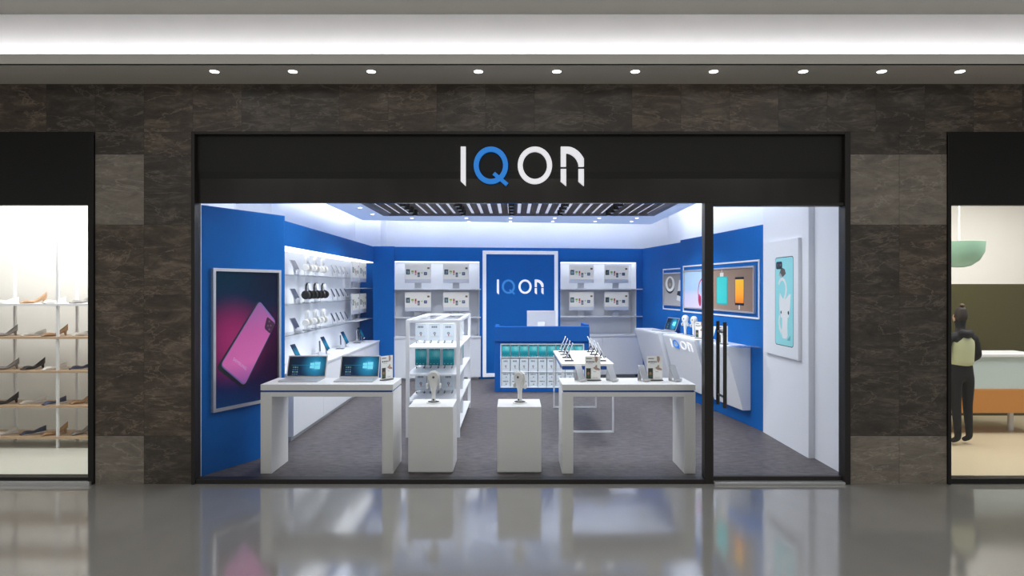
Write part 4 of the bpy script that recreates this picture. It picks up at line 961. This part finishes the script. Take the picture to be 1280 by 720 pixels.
Wc, Hc = B_[0] - A[0], A[1] - B_[1]
def cq(u, v): return (A[0] + u*Wc, A[1] - v*Hc)
b = MB().poly(rounded([cq(.06, .05), cq(.40, .05), cq(.40, .135), cq(.06, .135)], .03), BF - .001, 0)
b.ring(*cq(.16, .09), .018, .006, BF - .0014, BF - .0012, 1, 12).ring(*cq(.30, .09), .014, .005, BF - .0014, BF - .0012, 1, 12)
b.obj('camera_print', ['screen_off', 'greyink'], cp, smooth=-1)
b = MB().poly([cq(.24, .19), cq(.36, .10 + .015), cq(.54, .14), cq(.60, .19), cq(.44, .225)], BF - .001, 0); b.ring(*cq(.46, .165), .014, .004, BF - .0014, BF - .0012, 1, 12); b.poly([cq(.2, .2), cq(.3, .18), cq(.42, .225), cq(.36, .235)], BF - .0012, 2)
b.obj('bell_print', [P('bell_dark', C(84, 84, 78), .5), 'brown', 'ltgrey'], cp, smooth=-1)
def stroke(b, pts, w0, w1, m=0, y=BF - .001):
    n = len(pts)
    L_, R_ = [], []
    for i, p in enumerate(pts):
        a_, c_ = Vector(pts[max(i-1, 0)]), Vector(pts[min(i+1, n-1)]); d = (c_ - a_).normalized(); nr = Vector((-d.y, d.x)); w_ = (w0 + (w1-w0)*i/(n-1))/2
        L_.append(tuple(Vector(p) + nr*w_)); R_.append(tuple(Vector(p) - nr*w_))
    for i in range(n-1): b.poly([L_[i], L_[i+1], R_[i+1], R_[i]], y, m)
b = MB()
stroke(b, [cq(.20, .305), cq(.28, .265), cq(.40, .245), cq(.52, .265), cq(.60, .315), cq(.62, .37), cq(.58, .43), cq(.50, .48), cq(.45, .53)], .035, .04)
b.poly([cq(.24, .50), cq(.27, .405), cq(.30, .415), cq(.44, .47), cq(.58, .475), cq(.80, .415), cq(.86, .42), cq(.83, .52), cq(.80, .62), cq(.76, .675), cq(.34, .685), cq(.26, .62)], BF - .0012, 0)
b.poly([cq(.40, .66), cq(.70, .66), cq(.68, .78), cq(.70, .88), cq(.62, .915), cq(.44, .915), cq(.36, .87), cq(.40, .78)], BF - .0013, 0)
stroke(b, [cq(.36, .85), cq(.26, .80), cq(.22, .73), cq(.26, .66)], .05, .03)
for u, r_ in ((.34, .014), (.74, .017)): b.poly(ell(*cq(u, .625), r_, r_*1.3), BF - .0018, 1)
b.poly([cq(.66, .93), cq(.85, .87), cq(.83, .93)], BF - .0011, 2)
b.obj('cat_print', [P('cat_white', C(238, 240, 240), .5), 'screen_off', P('cat_shadow', C(110, 180, 190), .5)], cp, smooth=-1)

# ------------------------------------------------------------------ neighbour shops
zn = fz(256.5)
def neighbour(xa, xb, side, n):
    inner = xb if side == 'left' else xa
    b = MB().box(xa, xb, YF - .01, YF + .06, zn, zt)
    fw = .052
    if side == 'left': b.box(xb - fw, xb, YF - .02, YF + .10, 0, zt - .02).box(xa, xb - fw, YF, YF + .10, 0.03, .062)
    else: b.box(xa, xa + .03, YF - .02, YF + .10, 0, zt - .02).box(xa + .03, xb, YF, YF + .10, 0.0, .05)
    struct(b.obj('trim_%d' % (n + 6), 'black', bevel=.003), 'black fascia and frame of the %s neighbouring shop' % side, 'frame')
    g = thing('window_%d' % n, 'shop window of the %s neighbouring shop' % side, 'window'); g['kind'] = 'structure'
    a, c = (xa, xb - fw) if side == 'left' else (xa + .03, xb)
    MB().box(a, c, YF + .05, YF + .06, .06, zn).obj('pane', 'glass', g)
neighbour(-14, fx(118.5), 'left', 2); neighbour(fx(1183.5), 14, 'right', 3)
struct(MB().box(-14, fx(116), YF - .05, YF + .02, 0, .03).obj('trim_9', 'silver'), 'pale metal sill under the left neighbouring window', 'sill')
xs0, xs1 = -9.0, -3.75
struct(MB().box(xs0, xs1, YF + .1, 8.2, -.1, 0).obj('floor_left_shop', P('pale_tile_floor', C(206, 208, 198), .35)), 'pale floor of the shoe shop', 'floor')
struct(MB().box(xs0, xs1, 7.9, 8.0, 0, 3.3).obj('wall_left_shop', 'cream'), 'cream back wall of the shoe shop', 'wall')
struct(MB().box(xs1 + .02, xs1 + .1, YF + .12, 8.0, 0, 3.3).obj('wall_left_shop_side', 'cream'), 'cream side wall of the shoe shop', 'wall')
struct(MB().box(xs0, xs1 + .1, YF + .1, 8.2, 3.3, 3.4).obj('ceiling_left_shop', 'cream'), 'cream ceiling of the shoe shop', 'ceiling')
area('shoe_shop_light', (-5.4, 6.9, 3.25), 3, 1.4, 88, (1, .985, .965))
ru = thing('shoe_rack', 'white post rack of pale wooden shoe shelves in the left neighbouring window', 'shelf rack', (-5.5, 7.35, 0))
szs = (1.62, 1.25, .87, .48, .13)
for x in (-1.05, -.35, .38, 1.02):
    for y in (-.16, .16): MB().box(x - .012, x + .012, y - .012, y + .012, 0, 2.35).obj('post', 'white', ru)
for z in szs: MB().box(-1.06, 1.03, -.19, .19, z - .025, z).obj('shelf', 'lwood' if z < 1.5 else 'white', ru)
def make_shoe(col, heel):
    t = thing('shoe', '', 'shoe')
    L = .25; secs = []; N_ = 14
    for i in range(N_ + 1):
        x = i/N_; lift = heel*max(0, (x - .45)/.55)**1.6
        wd = .040*(math.sin(PI*min(1, .12 + x*.92))**.5)*(1 - .25*math.exp(-((x-.6)/.15)**2)) + .004
        top = .03 + .012*math.sin(PI*min(x/.5, 1)) + (.045*((x - .55)/.45)**.7 if x > .55 else 0)
        if x < .08: top = .018
        secs.append((x*L - L/2, wd, lift, lift + top))
    n = 12; vs = []
    for x, wd, z0_, z1_ in secs:
        for k in range(n):
            a = 2*PI*k/n; vs.append((x, wd*math.cos(a), (z0_ + z1_)/2 + (z1_ - z0_)/2*math.sin(a)))
    b = MB().add(vs, [(i*n+k, i*n+(k+1)%n, (i+1)*n+(k+1)%n, (i+1)*n+k) for i in range(N_) for k in range(n)] + [tuple(range(n-1, -1, -1)), tuple(range(N_*n, N_*n+n))])
    b.obj('upper', col, t, smooth=60)
    if heel > .03: MB().cyl((L/2 - .02, 0, 0), (L/2 - .03, 0, heel + .01), .009, .02, 10).obj('heel', col, t, smooth=50)
    else: MB().box(-L/2 + .01, L/2 - .005, -.03, .03, 0, .012).obj('sole', 'white', t, bevel=.004)
    return Proto(t)
shoes = [(make_shoe(P('white_leather', C(225, 222, 216), .5), .0), 'white flat shoe'), (make_shoe(P('tan_leather', C(176, 140, 104), .5), .06), 'tan heeled shoe'), (make_shoe(P('black_leather', C(36, 34, 36), .4), .05), 'black heeled shoe'),
         (make_shoe(P('navy_canvas', C(60, 70, 98), .6), .0), 'navy flat shoe'), (make_shoe(P('grey_suede', C(150, 146, 144), .7), .055), 'grey heeled shoe')]
shn = ('top', 'second', 'third', 'fourth', 'bottom')
for r_, z in enumerate(szs):
    for k in range(7):
        pr_, nm = shoes[(k*2 + r_*3) % 5 if r_ > 1 else (0, 4, 0, 1, 0, 4, 0)[(k + r_) % 7]]
        pr_.put((-4.66 - k*.28, 7.28 + .05*(k % 2), z), .75 + .2*((k*7 + r_) % 3), '%s on the %s shelf of the shoe rack, %s from the right' % (nm, shn[r_], ORD[k]), 'shoes on the rack next door')
# right neighbour: counter, lamp, person from behind
xs0, xs1 = 3.85, 9.5
struct(MB().box(xs0, xs1, YF + .1, 9.6, -.1, 0).obj('floor_right_shop', 'beige'), 'beige floor of the right neighbouring shop', 'floor')
b = MB().box(xs0, xs1, 9.0, 9.1, 0, 1.85, 1).box(xs0, xs1, 9.0, 9.1, 1.85, 3.3, 0)
struct(b.obj('wall_right_shop', ['cream', 'olive']), 'cream wall with an olive lower panel in the right neighbouring shop', 'wall')
struct(MB().box(xs0 - .1, xs0 - .02, YF + .12, 9.1, 0, 3.3).obj('wall_right_shop_side', 'cream'), 'cream side wall of the right neighbouring shop', 'wall')
struct(MB().box(xs0 - .1, xs1, YF + .1, 9.6, 3.3, 3.4).obj('ceiling_right_shop', 'cream'), 'cream ceiling of the right neighbouring shop', 'ceiling')
area('right_shop_light', (5.8, 7.2, 3.25), 3, 1.6, 105, (1, .97, .93))
pn = thing('pendant_lamp', 'pale green bowl pendant lamp in the right neighbouring shop', 'lamp', (PX(1199, 7.6), 7.6, 0))
MB().lathe([(.05, 2.04), (.12, 2.06), (.2, 2.12), (.25, 2.22), (.26, 2.34), (.255, 2.34), (.24, 2.22), (.19, 2.13), (.05, 2.06)], 28).obj('shade', 'bowlgreen', pn, smooth=50)
MB().cyl((0, 0, 2.3), (0, 0, 3.3), .008, n=8).obj('cord', 'white', pn); MB().lathe([(.001, 2.3), (.2, 2.31), (.25, 2.33), (.25, 2.345), (.001, 2.36)], 24).obj('diffuser', 'cream', pn)
ct = thing('service_counter', 'orange wooden counter with a pale glass top on a metal foot, right neighbouring shop', 'counter', (5.75, 7.85, 0))
MB().box(-.75, .75, 0, .5, .26, .55).obj('cabinet', 'wood', ct, bevel=.006); MB().box(-.66, .75, .02, .48, .55, .95).obj('glass_case', P('pale_case', C(205, 222, 224), .3), ct, bevel=.006); MB().box(-.7, .78, -.01, .51, .95, .98).obj('worktop', 'white', ct)
for x in (-.55, .5): MB().cyl((x, .2, 0), (x, .2, .26), .035, .03, 14).obj('leg', 'alu', ct, smooth=40); 
# person
def skin_obj(name, vs, es, rad, mat, parent, root=0, sub=2):
    me = bpy.data.meshes.new(name); me.from_pydata(vs, es, []); o = bpy.data.objects.new(name, me); COL.objects.link(o); o.parent = parent
    md = o.modifiers.new('skin', 'SKIN'); md.use_smooth_shade = True
    for i, r in enumerate(rad):
        s_ = me.skin_vertices[0].data[i]; s_.radius = r if isinstance(r, tuple) else (r, r); s_.use_root = (i == root)
    sb = o.modifiers.new('sub', 'SUBSURF'); sb.levels = sub; sb.render_levels = sub
    me.materials.append(M[mat] if isinstance(mat, str) else mat); return o
pe = thing('person', 'person seen from behind in a black hooded top, pale green vest and black trousers', 'person', (PX(1202, 7.35), 7.35, 0), .1); pe.scale = (.9, .9, .9)
skinm = P('skin', C(206, 160, 132), .6); blk = P('black_cloth', C(24, 24, 28), .8); vest = P('pale_green_vest', C(206, 212, 172), .8); hair = P('dark_hair', C(46, 36, 30), .6)
# body: one continuous surface, faces +y (away from the viewer)
vs = [(0,0,.93), (0,.005,1.08), (0,-.005,1.24), (0,-.01,1.36), (0,.0,1.44), (0,.015,1.50), (0,.03,1.60), (0,.03,1.68),
      (.09,0,.88), (.10,.02,.50), (.10,-.01,.09), (.10,.10,.035), (-.09,0,.88), (-.10,-.03,.50), (-.10,-.06,.09), (-.10,.05,.035),
      (.17,-.005,1.37), (.24,0,1.12), (.22,.18,1.02), (.21,.25,1.02), (-.17,-.005,1.37), (-.24,0,1.12), (-.22,.18,1.02), (-.21,.25,1.02)]
es = [(0,1),(1,2),(2,3),(3,4),(4,5),(5,6),(6,7),(0,8),(8,9),(9,10),(10,11),(0,12),(12,13),(13,14),(14,15),(3,16),(16,17),(17,18),(18,19),(3,20),(20,21),(21,22),(22,23)]
rad = [(.15,.10),(.13,.09),(.145,.10),(.14,.09),(.06,.055),(.048,.05),(.075,.09),(.07,.085)] + [.085,.058,.04,.03]*2 + [.055,.042,.032,.028]*2
skin_obj('body', vs, es, rad, blk, pe)
skin_obj('head', [(0,.03,1.53),(0,.035,1.60),(0,.035,1.68)], [(0,1),(1,2)], [(.055,.06),(.075,.092),(.065,.08)], skinm, pe)
skin_obj('hair', [(0,.0,1.56),(0,.005,1.62),(0,.015,1.70),(0,-.01,1.765)], [(0,1),(1,2),(2,3)], [(.06,.05),(.084,.085),(.075,.08),(.045,.045)], hair, pe)
skin_obj('vest', [(0,-.005,.98),(0,.0,1.08),(0,-.008,1.24),(0,-.012,1.35),(0,-.008,1.40)], [(0,1),(1,2),(2,3),(3,4)], [(.165,.118),(.158,.115),(.168,.118),(.16,.106),(.11,.08)], vest, pe)
skin_obj('hair_bun', [(0,-.005,1.755),(0,-.015,1.80)], [(0,1)], [.04,.032], P('brown_hair_bun', C(92, 74, 52), .7), pe)
skin_obj('hood', [(-.09,-.05,1.44),(0,-.095,1.40),(.09,-.05,1.44)], [(0,1),(1,2)], [.045,.06,.045], blk, pe)

for o in COL.objects:
    if o.parent is None and o.type != 'LIGHT' and o.type != 'CAMERA':
        n = len(str(o.get('label', '')).split())
        if n < 4 or n > 16: print('LABELLEN', n, o.name, o.get('label'))
